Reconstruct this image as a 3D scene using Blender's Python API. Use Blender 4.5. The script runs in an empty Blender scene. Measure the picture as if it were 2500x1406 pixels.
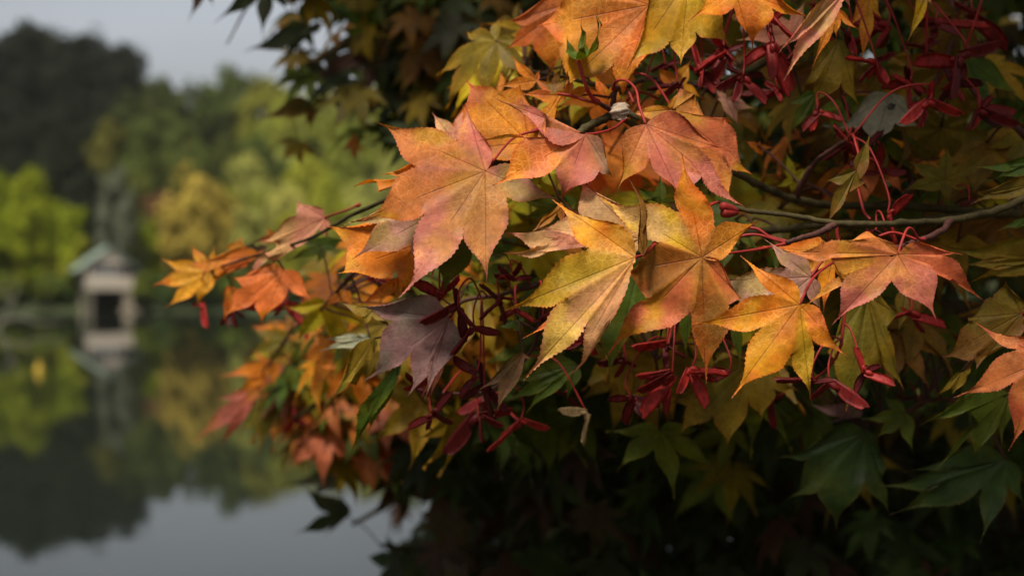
import bpy, math, random
import numpy as np
from mathutils import Vector, Matrix, noise

random.seed(11)
rng = np.random.default_rng(11)
R = math.radians
sc = bpy.context.scene
COL = sc.collection

# ------------------------------------------------------------------ camera
W0, H0 = 2500.0, 1406.0
LENS = 50.0
FPX = W0 * LENS / 36.0
CAMZ = 4.2                      # metres above the lake
PITCH = math.atan((703 - 655) / FPX)
cam_d = bpy.data.cameras.new('camera')
cam = bpy.data.objects.new('camera', cam_d)
COL.objects.link(cam)
cam.location = (0, 0, CAMZ)
cam.rotation_euler = (math.pi / 2 - PITCH, 0, 0)
cam_d.lens = LENS
cam_d.sensor_width = 36
cam_d.clip_start = 0.05
cam_d.clip_end = 4000
cam_d.dof.use_dof = True
cam_d.dof.focus_distance = 0.556
cam_d.dof.aperture_fstop = 8.6
sc.camera = cam

# ------------------------------------------------------------------ sky, sun, exposure
SUN_EL, SUN_AZ = 66.0, 205.0     # azimuth clockwise from +Y: behind the photographer, a little to the left
world = bpy.data.worlds.new('World')
sc.world = world
world.use_nodes = True
nt = world.node_tree
nt.nodes.clear()
def wn(t, **k):
    n = nt.nodes.new(t)
    for a, b in k.items():
        setattr(n, a, b)
    return n
out = wn('ShaderNodeOutputWorld')
bg = wn('ShaderNodeBackground')
bg.inputs['Strength'].default_value = 0.056
sky = wn('ShaderNodeTexSky', sky_type='NISHITA')
sky.sun_disc = False
sky.sun_elevation = R(SUN_EL)
sky.sun_rotation = R(SUN_AZ)
sky.air_density = 1.0
sky.dust_density = 3.0
hs = wn('ShaderNodeHueSaturation')
hs.inputs['Saturation'].default_value = 0.34
tc = wn('ShaderNodeTexCoord')
mp = wn('ShaderNodeMapping')
mp.inputs['Scale'].default_value = (1.0, 1.0, 3.2)
cl = wn('ShaderNodeTexNoise')
cl.inputs['Scale'].default_value = 1.7
cl.inputs['Detail'].default_value = 5
cl.inputs['Roughness'].default_value = 0.5
cr = wn('ShaderNodeMapRange')
cr.inputs['From Min'].default_value = 0.3
cr.inputs['From Max'].default_value = 0.72
cr.inputs['To Min'].default_value = 0.55
cr.inputs['To Max'].default_value = 1.1
mul = wn('ShaderNodeVectorMath', operation='SCALE')
L = nt.links.new
L(sky.outputs[0], hs.inputs['Color'])
L(tc.outputs['Generated'], mp.inputs['Vector'])
L(mp.outputs[0], cl.inputs['Vector'])
L(cl.outputs['Fac'], cr.inputs['Value'])
L(hs.outputs[0], mul.inputs[0])
L(cr.outputs[0], mul.inputs['Scale'])
L(mul.outputs[0], bg.inputs['Color'])
L(bg.outputs[0], out.inputs['Surface'])

sun_d = bpy.data.lights.new('sun', 'SUN')
sun_d.energy = 2.8
sun_d.angle = R(12)
sun_d.color = (1.0, 0.94, 0.83)
sun = bpy.data.objects.new('sun', sun_d)
COL.objects.link(sun)
sdir = Vector((math.sin(R(SUN_AZ)) * math.cos(R(SUN_EL)), math.cos(R(SUN_AZ)) * math.cos(R(SUN_EL)), math.sin(R(SUN_EL))))
sun.rotation_euler = (-sdir).to_track_quat('-Z', 'Y').to_euler()
sun.location = sdir * 30

sc.view_settings.view_transform = 'Standard'
sc.view_settings.look = 'None'
sc.view_settings.gamma = 1.0
sc.view_settings.use_curve_mapping = False
sc.view_settings.exposure = 1.12
sc.render.engine = 'CYCLES'
sc.cycles.use_denoising = True
sc.cycles.max_bounces = 8
sc.cycles.diffuse_bounces = 3
sc.cycles.glossy_bounces = 3
sc.cycles.transmission_bounces = 6
sc.cycles.sample_clamp_indirect = 6

# ------------------------------------------------------------------ helpers
CP, SP = math.cos(PITCH), math.sin(PITCH)
def P(px, py, d):
    """photo pixel at depth d along the view axis -> world point"""
    x = (px - W0 / 2) / FPX * d
    v = (H0 / 2 - py) / FPX * d
    return Vector((x, d * CP + v * SP, CAMZ - d * SP + v * CP))

def tag(o, label=None, cat=None, group=None, kind=None):
    if label: o['label'] = label
    if cat: o['category'] = cat
    if group: o['group'] = group
    if kind: o['kind'] = kind
    return o

def link(name, me, parent=None, mat=None, loc=None):
    o = bpy.data.objects.new(name, me)
    COL.objects.link(o)
    if mat is not None and me is not None and not me.materials:
        me.materials.append(mat)
    if parent is not None:
        o.parent = parent
    if loc is not None:
        o.location = loc
    return o

def mesh(name, verts, faces, mat=None, smooth=True):
    me = bpy.data.meshes.new(name)
    me.from_pydata([tuple(v) for v in verts], [], faces)
    if smooth:
        me.polygons.foreach_set('use_smooth', [True] * len(me.polygons))
    me.update()
    if mat: me.materials.append(mat)
    return me

def tube_data(pts, radii, seg=7, cap=True):
    pts = [Vector(p) for p in pts]
    n = len(pts)
    verts, faces = [], []
    up = Vector((0.13, 0.21, 0.97)).normalized()
    prev = None
    for i, p in enumerate(pts):
        t = (pts[min(i + 1, n - 1)] - pts[max(i - 1, 0)])
        if t.length < 1e-9: t = Vector((0, 0, 1))
        t.normalize()
        if prev is None:
            a = t.cross(up)
            if a.length < 1e-3: a = t.cross(Vector((1, 0, 0)))
            a.normalize()
        else:
            a = (prev - t * prev.dot(t)).normalized()
        prev = a
        b = t.cross(a)
        r = radii[i] if hasattr(radii, '__len__') else radii
        for k in range(seg):
            an = 2 * math.pi * k / seg
            verts.append(p + (a * math.cos(an) + b * math.sin(an)) * r)
    for i in range(n - 1):
        for k in range(seg):
            k2 = (k + 1) % seg
            faces.append((i * seg + k, i * seg + k2, (i + 1) * seg + k2, (i + 1) * seg + k))
    if cap:
        faces.append(tuple(range(seg))[::-1])
        faces.append(tuple((n - 1) * seg + k for k in range(seg)))
    return verts, faces

def spline(pts, n=6):
    """Catmull-Rom through the points"""
    p = [Vector(q) for q in pts]
    if len(p) < 3:
        return [p[0].lerp(p[-1], i / n) for i in range(n + 1)]
    q = [p[0] * 2 - p[1]] + p + [p[-1] * 2 - p[-2]]
    o = []
    for i in range(1, len(q) - 2):
        for k in range(n):
            t = k / n
            a, b, c, d = q[i - 1], q[i], q[i + 1], q[i + 2]
            o.append(0.5 * ((2 * b) + (c - a) * t + (2 * a - 5 * b + 4 * c - d) * t * t + (3 * b - a - 3 * c + d) * t ** 3))
    o.append(p[-1])
    return o

# ------------------------------------------------------------------ materials
def new_mat(name):
    m = bpy.data.materials.new(name)
    m.use_nodes = True
    t = m.node_tree
    t.nodes.clear()
    return m, t

class NB:
    """small node-building helper"""
    def __init__(s, t): s.t = t
    def n(s, ty, **k):
        nd = s.t.nodes.new(ty)
        for a, b in k.items(): setattr(nd, a, b)
        return nd
    def l(s, a, b): s.t.links.new(a, b)
    def val(s, sock, v):
        if hasattr(v, 'is_output') or isinstance(v, bpy.types.NodeSocket): s.l(v, sock)
        else: sock.default_value = v
    def math(s, op, a, b=None, c=None, clamp=False):
        nd = s.n('ShaderNodeMath', operation=op); nd.use_clamp = clamp
        s.val(nd.inputs[0], a)
        if b is not None: s.val(nd.inputs[1], b)
        if c is not None: s.val(nd.inputs[2], c)
        return nd.outputs[0]
    def mix(s, f, a, b, mode='MIX'):
        nd = s.n('ShaderNodeMix', data_type='RGBA', blend_type=mode)
        s.val(nd.inputs['Factor'], f)
        s.val(nd.inputs['A'], a); s.val(nd.inputs['B'], b)
        return nd.outputs['Result']
    def mr(s, v, a, b, c, d, smooth=False):
        nd = s.n('ShaderNodeMapRange')
        if smooth: nd.interpolation_type = 'SMOOTHSTEP'
        s.val(nd.inputs['Value'], v)
        for nm, x in zip(('From Min', 'From Max', 'To Min', 'To Max'), (a, b, c, d)): nd.inputs[nm].default_value = x
        return nd.outputs[0]
    def noise(s, vec, scale, detail=3, rough=0.5):
        nd = s.n('ShaderNodeTexNoise')
        nd.inputs['Scale'].default_value = scale; nd.inputs['Detail'].default_value = detail
        nd.inputs['Roughness'].default_value = rough
        if vec is not None: s.l(vec, nd.inputs['Vector'])
        return nd.outputs['Fac']

def leaf_material():
    m, t = new_mat('maple_leaf')
    b = NB(t)
    out = b.n('ShaderNodeOutputMaterial')
    col = b.n('ShaderNodeAttribute', attribute_name='Col').outputs['Color']
    oi = b.n('ShaderNodeObjectInfo')
    base = b.mix(1.0, col, oi.outputs['Color'], 'MULTIPLY')
    uv1 = b.n('ShaderNodeUVMap', uv_map='flat').outputs[0]
    uv2 = b.n('ShaderNodeUVMap', uv_map='lobe').outputs[0]
    off = b.n('ShaderNodeVectorMath', operation='ADD')
    b.l(uv1, off.inputs[0])
    sc3 = b.n('ShaderNodeCombineXYZ')
    b.l(b.math('MULTIPLY', oi.outputs['Random'], 37.0), sc3.inputs[0]); b.l(b.math('MULTIPLY', oi.outputs['Random'], 11.0), sc3.inputs[1])
    b.l(sc3.outputs[0], off.inputs[1])
    p1 = off.outputs[0]
    # mottling
    n1 = b.noise(p1, 7.0, 4, 0.6)
    n2 = b.noise(p1, 45.0, 3, 0.6)
    v = b.math('MULTIPLY', b.mr(n1, 0.3, 0.7, 0.64, 1.26), b.mr(n2, 0.3, 0.7, 0.85, 1.15))
    sv = b.n('ShaderNodeVectorMath', operation='SCALE'); b.l(base, sv.inputs[0]); b.l(v, sv.inputs['Scale'])
    c1 = sv.outputs[0]
    # warped reticulate veins
    wv = b.n('ShaderNodeTexNoise'); wv.inputs['Scale'].default_value = 14.0; b.l(p1, wv.inputs['Vector'])
    ws = b.n('ShaderNodeVectorMath', operation='MULTIPLY_ADD'); b.l(wv.outputs['Color'], ws.inputs[0]); ws.inputs[1].default_value = (0.03, 0.03, 0); b.l(p1, ws.inputs[2])
    vo = b.n('ShaderNodeTexVoronoi', feature='DISTANCE_TO_EDGE'); vo.inputs['Scale'].default_value = 29.0; b.l(ws.outputs[0], vo.inputs['Vector'])
    net = b.mr(vo.outputs['Distance'], 0.0, 0.13, 1.0, 0.0)
    vo2 = b.n('ShaderNodeTexVoronoi', feature='DISTANCE_TO_EDGE'); vo2.inputs['Scale'].default_value = 75.0; b.l(ws.outputs[0], vo2.inputs['Vector'])
    net2 = b.mr(vo2.outputs['Distance'], 0.0, 0.16, 0.5, 0.0)
    netm = b.math('MULTIPLY', b.math('MAXIMUM', net, net2), b.mr(b.noise(p1, 4.0, 2), 0.36, 0.60, 0.10, 0.6))
    # side veins and midrib from the lobe coordinates (along, across)
    sx = b.n('ShaderNodeSeparateXYZ'); b.l(uv2, sx.inputs[0])
    al, ac = sx.outputs[0], sx.outputs[1]
    ph = b.math('FRACT', b.math('MULTIPLY', b.math('SUBTRACT', al, b.math('MULTIPLY', ac, 1.05)), 3.1))
    sd = b.mr(b.math('ABSOLUTE', b.math('SUBTRACT', ph, 0.5)), 0.0, 0.075, 0.55, 0.0)
    mid = b.mr(ac, 0.006, 0.022, 1.0, 0.0)
    hsv = b.n('ShaderNodeHueSaturation'); hsv.inputs['Hue'].default_value = 0.515; hsv.inputs['Saturation'].default_value = 0.92; hsv.inputs['Value'].default_value = 1.45; b.l(c1, hsv.inputs['Color'])
    light = hsv.outputs[0]
    c2 = b.mix(b.math('MAXIMUM', netm, b.math('MULTIPLY', sd, 0.3)), c1, light)
    dk = b.n('ShaderNodeVectorMath', operation='MULTIPLY'); b.l(c1, dk.inputs[0]); dk.inputs[1].default_value = (0.52, 0.42, 0.40)
    c3 = b.mix(b.math('MULTIPLY', mid, 0.55), c2, dk.outputs[0])
    # small necrotic specks and blotches
    sp = b.n('ShaderNodeTexVoronoi', feature='F1'); sp.inputs['Scale'].default_value = 13.0; b.l(p1, sp.inputs['Vector'])
    sg = b.n('ShaderNodeSeparateColor'); b.l(sp.outputs['Color'], sg.inputs[0])
    spk = b.math('MULTIPLY', b.mr(sp.outputs['Distance'], 0.03, 0.08, 1.0, 0.0), b.math('GREATER_THAN', sg.outputs[0], 0.80))
    bl = b.mr(b.noise(p1, 3.3, 5, 0.65), 0.62, 0.74, 0.0, 0.45, True)
    brown = b.n('ShaderNodeVectorMath', operation='MULTIPLY'); b.l(c3, brown.inputs[0]); brown.inputs[1].default_value = (0.62, 0.48, 0.5)
    c4 = b.mix(b.math('MAXIMUM', spk, bl), c3, brown.outputs[0])
    bs = b.n('ShaderNodeBsdfPrincipled')
    b.l(c4, bs.inputs['Base Color'])
    b.l(b.mr(n1, 0.3, 0.7, 0.46, 0.66), bs.inputs['Roughness'])
    bs.inputs['Specular IOR Level'].default_value = 0.2
    h = b.math('ADD', b.math('MULTIPLY', mid, -1.0), b.math('ADD', b.math('MULTIPLY', netm, -0.45), b.math('ADD', b.math('MULTIPLY', sd, -0.4), b.math('MULTIPLY', n1, 0.8))))
    bp = b.n('ShaderNodeBump'); bp.inputs['Strength'].default_value = 0.35; bp.inputs['Distance'].default_value = 0.0006
    b.l(h, bp.inputs['Height']); b.l(bp.outputs[0], bs.inputs['Normal'])
    tr = b.n('ShaderNodeBsdfTranslucent')
    hs2 = b.n('ShaderNodeHueSaturation'); hs2.inputs['Saturation'].default_value = 1.2; hs2.inputs['Value'].default_value = 1.15; b.l(c4, hs2.inputs['Color']); b.l(hs2.outputs[0], tr.inputs['Color'])
    mx = b.n('ShaderNodeMixShader'); mx.inputs[0].default_value = 0.28
    b.l(bs.outputs[0], mx.inputs[1]); b.l(tr.outputs[0], mx.inputs[2]); b.l(mx.outputs[0], out.inputs['Surface'])
    return m

def simple(name, col, rough=0.7, scale=20.0, vary=0.25, bump=0.0, spec=0.3, coord='Object', trans=0.0, objcol=False, stretch=None, bdist=0.002):
    m, t = new_mat(name)
    b = NB(t)
    out = b.n('ShaderNodeOutputMaterial')
    tcn = b.n('ShaderNodeTexCoord').outputs[coord]
    if stretch:
        mpn = b.n('ShaderNodeMapping'); mpn.inputs['Scale'].default_value = stretch; b.l(tcn, mpn.inputs[0]); tcn = mpn.outputs[0]
    n1 = b.noise(tcn, scale, 5, 0.6)
    n2 = b.noise(tcn, scale * 5.3, 3, 0.6)
    f = b.math('MULTIPLY', b.mr(n1, 0.3, 0.7, 1 - vary, 1 + vary), b.mr(n2, 0.3, 0.7, 1 - vary * 0.5, 1 + vary * 0.5))
    sv = b.n('ShaderNodeVectorMath', operation='SCALE')
    if objcol: b.l(b.n('ShaderNodeObjectInfo').outputs['Color'], sv.inputs[0])
    else: sv.inputs[0].default_value = col[:3]
    b.l(f, sv.inputs['Scale'])
    bs = b.n('ShaderNodeBsdfPrincipled')
    b.l(sv.outputs[0], bs.inputs['Base Color'])
    bs.inputs['Roughness'].default_value = rough
    bs.inputs['Specular IOR Level'].default_value = spec
    if bump:
        bp = b.n('ShaderNodeBump'); bp.inputs['Strength'].default_value = bump; bp.inputs['Distance'].default_value = bdist
        b.l(b.math('ADD', n1, b.math('MULTIPLY', n2, 0.4)), bp.inputs['Height']); b.l(bp.outputs[0], bs.inputs['Normal'])
    sh = bs.outputs[0]
    if trans:
        tr = b.n('ShaderNodeBsdfTranslucent'); b.l(sv.outputs[0], tr.inputs['Color'])
        mx = b.n('ShaderNodeMixShader'); mx.inputs[0].default_value = trans
        b.l(sh, mx.inputs[1]); b.l(tr.outputs[0], mx.inputs[2]); sh = mx.outputs[0]
    b.l(sh, out.inputs['Surface'])
    return m

M = {}
M['leaf'] = leaf_material()
M['stalk'] = simple('leaf_stalk_skin', (0.24, 0.022, 0.018), 0.5, 90, 0.3, 0.2, 0.15, bdist=0.0004)
M['bark'] = simple('twig_bark', (0.045, 0.034, 0.012), 0.8, 160, 0.5, 0.6, 0.15, bdist=0.0006)
M['twig'] = simple('young_twig_bark', (0.06, 0.022, 0.016), 0.65, 160, 0.4, 0.4, 0.18, bdist=0.0005)
M['trunk'] = simple('trunk_bark', (0.09, 0.075, 0.06), 0.85, 14, 0.45, 0.8, 0.2, bdist=0.012, stretch=(1, 1, 0.25))
M['seed'] = simple('seed_wing', (0.16, 0.013, 0.014), 0.45, 420, 0.55, 0.9, 0.3, trans=0.4, objcol=True, bdist=0.0005, stretch=(1, 1, 0.3))
M['dry'] = simple('withered_tissue', (0.27, 0.20, 0.14), 0.8, 220, 0.5, 0.8, 0.2, bdist=0.0008)
M['crown'] = simple('tree_foliage', (0.05, 0.07, 0.02), 0.7, 0.35, 0.35, 0, 0.05, trans=0.32, objcol=True)
M['soil'] = simple('bank_soil', (0.05, 0.04, 0.025), 0.9, 2.5, 0.5, 0.6, 0.2, bdist=0.05)
M['hill'] = simple('hill_undergrowth', (0.035, 0.045, 0.018), 0.95, 0.12, 0.5, 0.6, 0.1, bdist=0.5)

def water_material():
    m, t = new_mat('lake_water')
    b = NB(t)
    out = b.n('ShaderNodeOutputMaterial')
    bs = b.n('ShaderNodeBsdfPrincipled')
    bs.inputs['Base Color'].default_value = (0.008, 0.011, 0.008, 1)
    bs.inputs['Roughness'].default_value = 0.015
    bs.inputs['IOR'].default_value = 1.333
    bs.inputs['Specular IOR Level'].default_value = 0.5
    tcn = b.n('ShaderNodeTexCoord').outputs['Object']
    mpn = b.n('ShaderNodeMapping'); mpn.inputs['Scale'].default_value = (0.5, 1.6, 1); b.l(tcn, mpn.inputs[0])
    n1 = b.noise(mpn.outputs[0], 0.7, 3, 0.5)
    n2 = b.noise(mpn.outputs[0], 0.09, 2, 0.5)
    bp = b.n('ShaderNodeBump'); bp.inputs['Strength'].default_value = 0.045; bp.inputs['Distance'].default_value = 0.05
    b.l(b.math('ADD', n1, n2), bp.inputs['Height']); b.l(bp.outputs[0], bs.inputs['Normal'])
    b.l(bs.outputs[0], out.inputs['Surface'])
    return m
M['water'] = water_material()

# ------------------------------------------------------------------ setting: water, hill, near bank
wm = mesh('water', [(-1500, -200, 0), (1500, -200, 0), (1500, 1800, 0), (-1500, 1800, 0)], [(0, 1, 2, 3)], M['water'], False)
tag(link('water', wm), 'still dark lake mirroring the wooded hillside', 'water', kind='structure')

def crest(x):
    xs = [-400, -150, -100, -82, -70, -55, -40, 0, 60, 200, 500]
    hs_ = [30, 33, 33, 31, 27, 23.5, 21.5, 21, 24, 28, 30]
    return float(np.interp(x, xs, hs_))
def shore(x):
    return 141 + 2.5 * math.sin(x * 0.05 + 1) + 0.0007 * (x + 40) ** 2 * (-1 if x > -40 else -0.6)
def hill_z(x, y):
    s = (y - shore(x))
    if s < 0: return max(-2.5, s * 0.25)
    t = min(1.0, s / 135.0)
    h = crest(x) * (0.55 * t + 0.45 * t * t * (3 - 2 * t)) + 0.5
    h += (noise.noise(Vector((x * 0.03, y * 0.03, 0))) * 2.2) * min(1, s / 15)
    if s > 135: h += (s - 135) * 0.02
    return h
gx = np.linspace(-420, 520, 130)
gy = np.concatenate([np.linspace(95, 300, 90), np.linspace(320, 1500, 14)])
hv = [(x, y, hill_z(x, y)) for y in gy for x in gx]
nx = len(gx)
hf = [(j * nx + i, j * nx + i + 1, (j + 1) * nx + i + 1, (j + 1) * nx + i) for j in range(len(gy) - 1) for i in range(nx - 1)]
tag(link('hill', mesh('hill', hv, hf, M['hill'])), 'wooded hill rising behind the lake', 'hill', kind='structure')

def bank_z(x, y):
    edge = 4.6 + 0.25 * x if x > 0 else 4.6 + 0.05 * x
    edge = min(edge, 8.0)
    t = max(0.0, min(1.0, (y - edge) / 4.0))
    z = CAMZ - 1.55 - 0.02 * x
    z = z * (1 - t) + (-1.2) * t
    return z + noise.noise(Vector((x * 0.8, y * 0.8, 3))) * 0.06
bx_ = np.linspace(-40, 40, 121); by_ = np.linspace(-30, 14, 90)
bv = [(x, y, bank_z(x, y)) for y in by_ for x in bx_]
nb = len(bx_)
bf = [(j * nb + i, j * nb + i + 1, (j + 1) * nb + i + 1, (j + 1) * nb + i) for j in range(len(by_) - 1) for i in range(nb - 1)]
tag(link('ground', mesh('ground', bv, bf, M['soil'])), 'dark earth bank above the lake', 'ground', kind='structure')

# ------------------------------------------------------------------ far trees
def crown_mesh(name, kind, n, size, seed):
    r = np.random.default_rng(seed)
    clumps = []
    nc = {'round': 64, 'conifer': 60, 'shrub': 26}[kind]
    for i in range(nc):
        if kind == 'conifer':
            z = r.random() ** 1.15
            rad = (1 - z) * 0.5 + 0.04
            a = r.random() * 6.283
            q = math.sqrt(r.random()) * rad
            clumps.append((math.cos(a) * q, math.sin(a) * q, z * 0.98 + 0.01, 0.07 + 0.07 * (1 - z)))
        else:
            u = r.normal(size=3); u /= np.linalg.norm(u)
            q = (0.55 + 0.45 * r.random() ** 0.5) * (0.82 + 0.18 * math.sin(3 * u[0] + seed) + 0.1 * r.normal() * 0.6)
            zz = 0.5 + u[2] * q * 0.44
            wz = 1.0 if kind == 'shrub' else (0.72 + 0.28 * min(1, zz * 2.2))
            clumps.append((u[0] * q * 0.44 * wz, u[1] * q * 0.44 * wz, zz, r.uniform(0.085, 0.16)))
    clumps = np.array(clumps)
    idx = r.integers(0, nc, n)
    c = clumps[idx]
    u = r.normal(size=(n, 3)); u /= np.linalg.norm(u, axis=1)[:, None]
    rr = r.random(n)[:, None] ** 0.4
    ctr = c[:, :3] + u * rr * c[:, 3:4] * np.array([1.15, 1.15, 0.8])
    outw = ctr - np.array([0, 0, 0.45]); outw /= np.linalg.norm(outw, axis=1)[:, None]
    nrm = u * 0.5 + outw * 0.7 + r.normal(size=(n, 3)) * 0.4 + np.array([0, 0, 0.4])
    nrm /= np.linalg.norm(nrm, axis=1)[:, None]
    a = np.cross(nrm, r.normal(size=(n, 3))); a /= np.linalg.norm(a, axis=1)[:, None]
    b = np.cross(nrm, a)
    s = size * r.uniform(0.6, 1.3, n)[:, None]
    v = np.stack([ctr - a * s, ctr - b * s * 0.55, ctr + a * s, ctr + b * s * 0.55], 1).reshape(-1, 3)
    f = np.arange(n * 4).reshape(-1, 4)
    return mesh(name, v.tolist(), f.tolist(), M['crown'], False)

CROWN = {
    'round': [crown_mesh('crown_round', 'round', 3600, 0.042, 5 + i) for i in range(4)],
    'conifer': [crown_mesh('crown_conifer', 'conifer', 2200, 0.030, 31)],
    'shrub': [crown_mesh('crown_shrub', 'shrub', 1300, 0.045, 41 + i) for i in range(2)],
}
tv, tf = tube_data(spline([(0, 0, -0.06), (0.012, 0, 0.25), (-0.01, 0.01, 0.6), (0, 0, 0.92)], 3), [0.03, 0.027, 0.024, 0.022, 0.02, 0.018, 0.015, 0.012, 0.008, 0.004], 7)
for d_, a0 in ((0.35, 0.3), (0.45, 2.2), (0.55, 4.1)):
    q = tube_data([(0, 0, d_), (0.14 * math.cos(a0), 0.14 * math.sin(a0), d_ + 0.12), (0.27 * math.cos(a0), 0.27 * math.sin(a0), d_ + 0.2)], [0.012, 0.008, 0.003], 5)
    o_ = len(tv); tv += q[0]; tf += [tuple(i + o_ for i in f) for f in q[1]]
TRUNK = mesh('tree_trunk', tv, tf, M['trunk'])
tree_n = [0]
def far_tree(px, top, wpx, hgt, kind, col, name, label, group=None, D=None):
    X = None
    if D is None:
        best = None
        for dd in np.linspace(142, 330, 189):
            x = (px - 1250) / FPX * dd
            zt = CAMZ + (655 - top) / FPX * dd
            e = abs(hill_z(x, dd) + hgt - zt)
            if dd < shore(x) + 0.5: continue
            if best is None or e < best[0]: best = (e, dd)
        D = best[1]
    x = (px - 1250) / FPX * D
    z0 = hill_z(x, D)
    zt = CAMZ + (655 - top) / FPX * D
    h = min(max(zt - z0, hgt * 0.7), hgt * 1.5)
    w = wpx * D / FPX
    root = link(name, None, None, None, (x, D, z0))
    root.rotation_euler = (0, 0, random.uniform(0, 6.28))
    if group:
        if kind == 'shrub' or 'lime' in label:
            label += ' ' + ('near the bare branch' if px < 60 else 'close beside the boathouse' if px < 400 else 'below the golden tree' if px < 620 else 'past the golden tree' if px < 950 else 'hidden by the maple')
        else:
            label += ' ' + ('over the lime trees' if px < 190 else 'over the boathouse' if px < 380 else 'over the golden tree' if px < 620 else 'past the golden tree' if px < 950 else 'hidden by the maple')
    tag(root, label, 'shrub' if kind == 'shrub' else 'tree', group)
    ms = CROWN[kind]
    cme = ms[tree_n[0] % len(ms)]
    tree_n[0] += 1
    low = {'round': 0.0, 'conifer': 0.06, 'shrub': -0.05}[kind]
    c = link('crown', cme, root)
    c.location = (0, 0, h * low)
    c.scale = (w, w * random.uniform(0.9, 1.15), h * (1 - low))
    j = random.uniform(0.88, 1.12)
    c.color = (col[0] * j * random.uniform(0.93, 1.07), col[1] * j, col[2] * j, 1)
    t = link('trunk', TRUNK, root)
    t.scale = (h * 0.8, h * 0.8, h * 0.85)
    return root

C_DARK = (0.020, 0.026, 0.013); C_DKG = (0.062, 0.080, 0.018); C_MID = (0.150, 0.185, 0.028)
C_OLV = (0.24, 0.25, 0.032); C_YG = (0.33, 0.33, 0.03); C_BYG = (0.21, 0.25, 0.012); C_GOLD = (0.46, 0.32, 0.055)
C_RED = (0.22, 0.115, 0.055); C_SAGE = (0.40, 0.40, 0.09); C_GREY = (0.17, 0.185, 0.13); C_SHR = (0.085, 0.14, 0.030)
T = far_tree
gcrest = 'dark trees on the crest of the far hill'
lcrest = 'tall near-black tree on the hill crest'
for a in ((-140, 30, 190), (-60, 30, 200), (10, 50, 190), (75, 45, 170), (135, 30, 190), (200, 52, 170), (255, 72, 150), (310, 98, 130)):
    T(a[0], a[1], a[2], 17, 'round', C_DARK, 'dark_tree', lcrest, gcrest)
T(392, 112, 105, 11, 'round', C_DKG, 'broadleaf_tree', 'small round-topped tree in the skyline gap beside the dark crest trees', None)
T(455, 150, 120, 10, 'round', C_DKG, 'broadleaf_tree', 'low dark green tree in the dip of the skyline', None)
T(555, 132, 185, 14, 'round', (0.10, 0.125, 0.026), 'broadleaf_tree', 'wide domed green tree standing highest past the skyline dip', None)
gr_, lr_ = 'olive trees along the skyline', 'olive green tree on the skyline'
for px in (645, 725, 815, 905, 1000, 1110, 1230, 1350, 1480, 1620, 1780, 1950, 2130, 2330, 2550, 2800):
    T(px, 172 + random.uniform(-10, 12), 175, 13, 'round', C_OLV if px % 2 else C_MID, 'broadleaf_tree', lr_, gr_)
gd, ld = 'dark trees on the upper slope', 'dark green tree under the hill crest'
for px, py in ((-150, 190), (-40, 215), (30, 190), (100, 170), (170, 200), (240, 190), (310, 215), (375, 205), (40, 290), (-80, 320), (130, 290), (185, 330), (235, 250), (75, 245), (0, 260), (110, 360), (150, 250)):
    T(px, py, 150, 15, 'round', C_DARK if px < 250 else C_DKG, 'broadleaf_tree', ld, gd)
gm, lm = 'green trees midway up the far hillside', 'green broadleaf tree midway up the hillside'
for px, py in ((345, 260), (420, 245), (500, 235), (585, 245), (660, 260), (460, 310), (545, 305), (630, 315), (400, 330), (330, 330), (720, 270), (790, 265), (870, 270), (960, 265), (1060, 270), (1170, 265), (1290, 270), (1420, 265), (1560, 270), (1710, 265), (1880, 270), (2070, 265), (2280, 270), (2500, 265)):
    T(px, py + random.uniform(-8, 8), 150, 14, 'round', (0.085, 0.105, 0.022) if px < 640 else C_OLV, 'broadleaf_tree', lm, gm)
gy_, ly_ = 'yellowing trees low on the far hillside', 'yellow-green tree low on the hillside'
for px, py in ((690, 330), (760, 345), (830, 335), (610, 370), (700, 400), (790, 420), (870, 410), (960, 360), (1060, 400), (1170, 370), (1290, 410), (1420, 370), (1560, 410), (1710, 380), (1880, 400), (2070, 380), (2280, 400), (2500, 380), (620, 470), (720, 500), (800, 510), (890, 500), (1000, 490), (1120, 510), (1260, 490), (1400, 510), (1560, 500), (1740, 510), (1950, 500), (2180, 510), (2420, 500)):
    T(px, py + random.uniform(-10, 10), 140, 13, 'round', random.choice((C_SAGE, C_YG, C_SAGE, C_OLV)), 'broadleaf_tree', ly_, gy_)
gx_, lx_ = 'small trees among the larger hillside trees', 'small olive-yellow tree between larger trees'
for px, py in ((350, 420), (430, 380), (465, 345), (540, 350), (585, 420), (640, 430), (655, 355), (690, 460), (740, 390), (750, 460), (830, 460), (870, 360), (610, 540), (680, 570), (760, 575), (840, 570)):
    T(px, py, random.uniform(75, 115), 10, 'round', random.choice((C_OLV, (0.16, 0.17, 0.03), (0.30, 0.25, 0.045), (0.12, 0.14, 0.026))), 'broadleaf_tree', lx_, gx_)
T(265, 283, 155, 15, 'round', (0.13, 0.13, 0.025), 'broadleaf_tree', 'olive-yellow tree above the pale columnar tree behind the boathouse')
T(398, 425, 100, 12, 'round', C_RED, 'broadleaf_tree', 'reddish brown tree beside the golden tree on the far shore')
T(500, 385, 240, 17, 'round', C_GOLD, 'broadleaf_tree', 'large golden autumn tree on the far shore')
T(590, 480, 120, 11, 'round', (0.22, 0.175, 0.04), 'broadleaf_tree', 'ochre tree leaning against the large golden tree')
T(450, 560, 130, 9, 'round', (0.17, 0.165, 0.03), 'broadleaf_tree', 'low yellow-olive tree under the large golden tree')
T(560, 585, 130, 8, 'round', (0.14, 0.15, 0.035), 'broadleaf_tree', 'low olive tree at the water below the ochre tree')
T(362, 515, 90, 9, 'round', C_BYG, 'broadleaf_tree', 'bright lime green tree just beside the boathouse wall')
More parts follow.
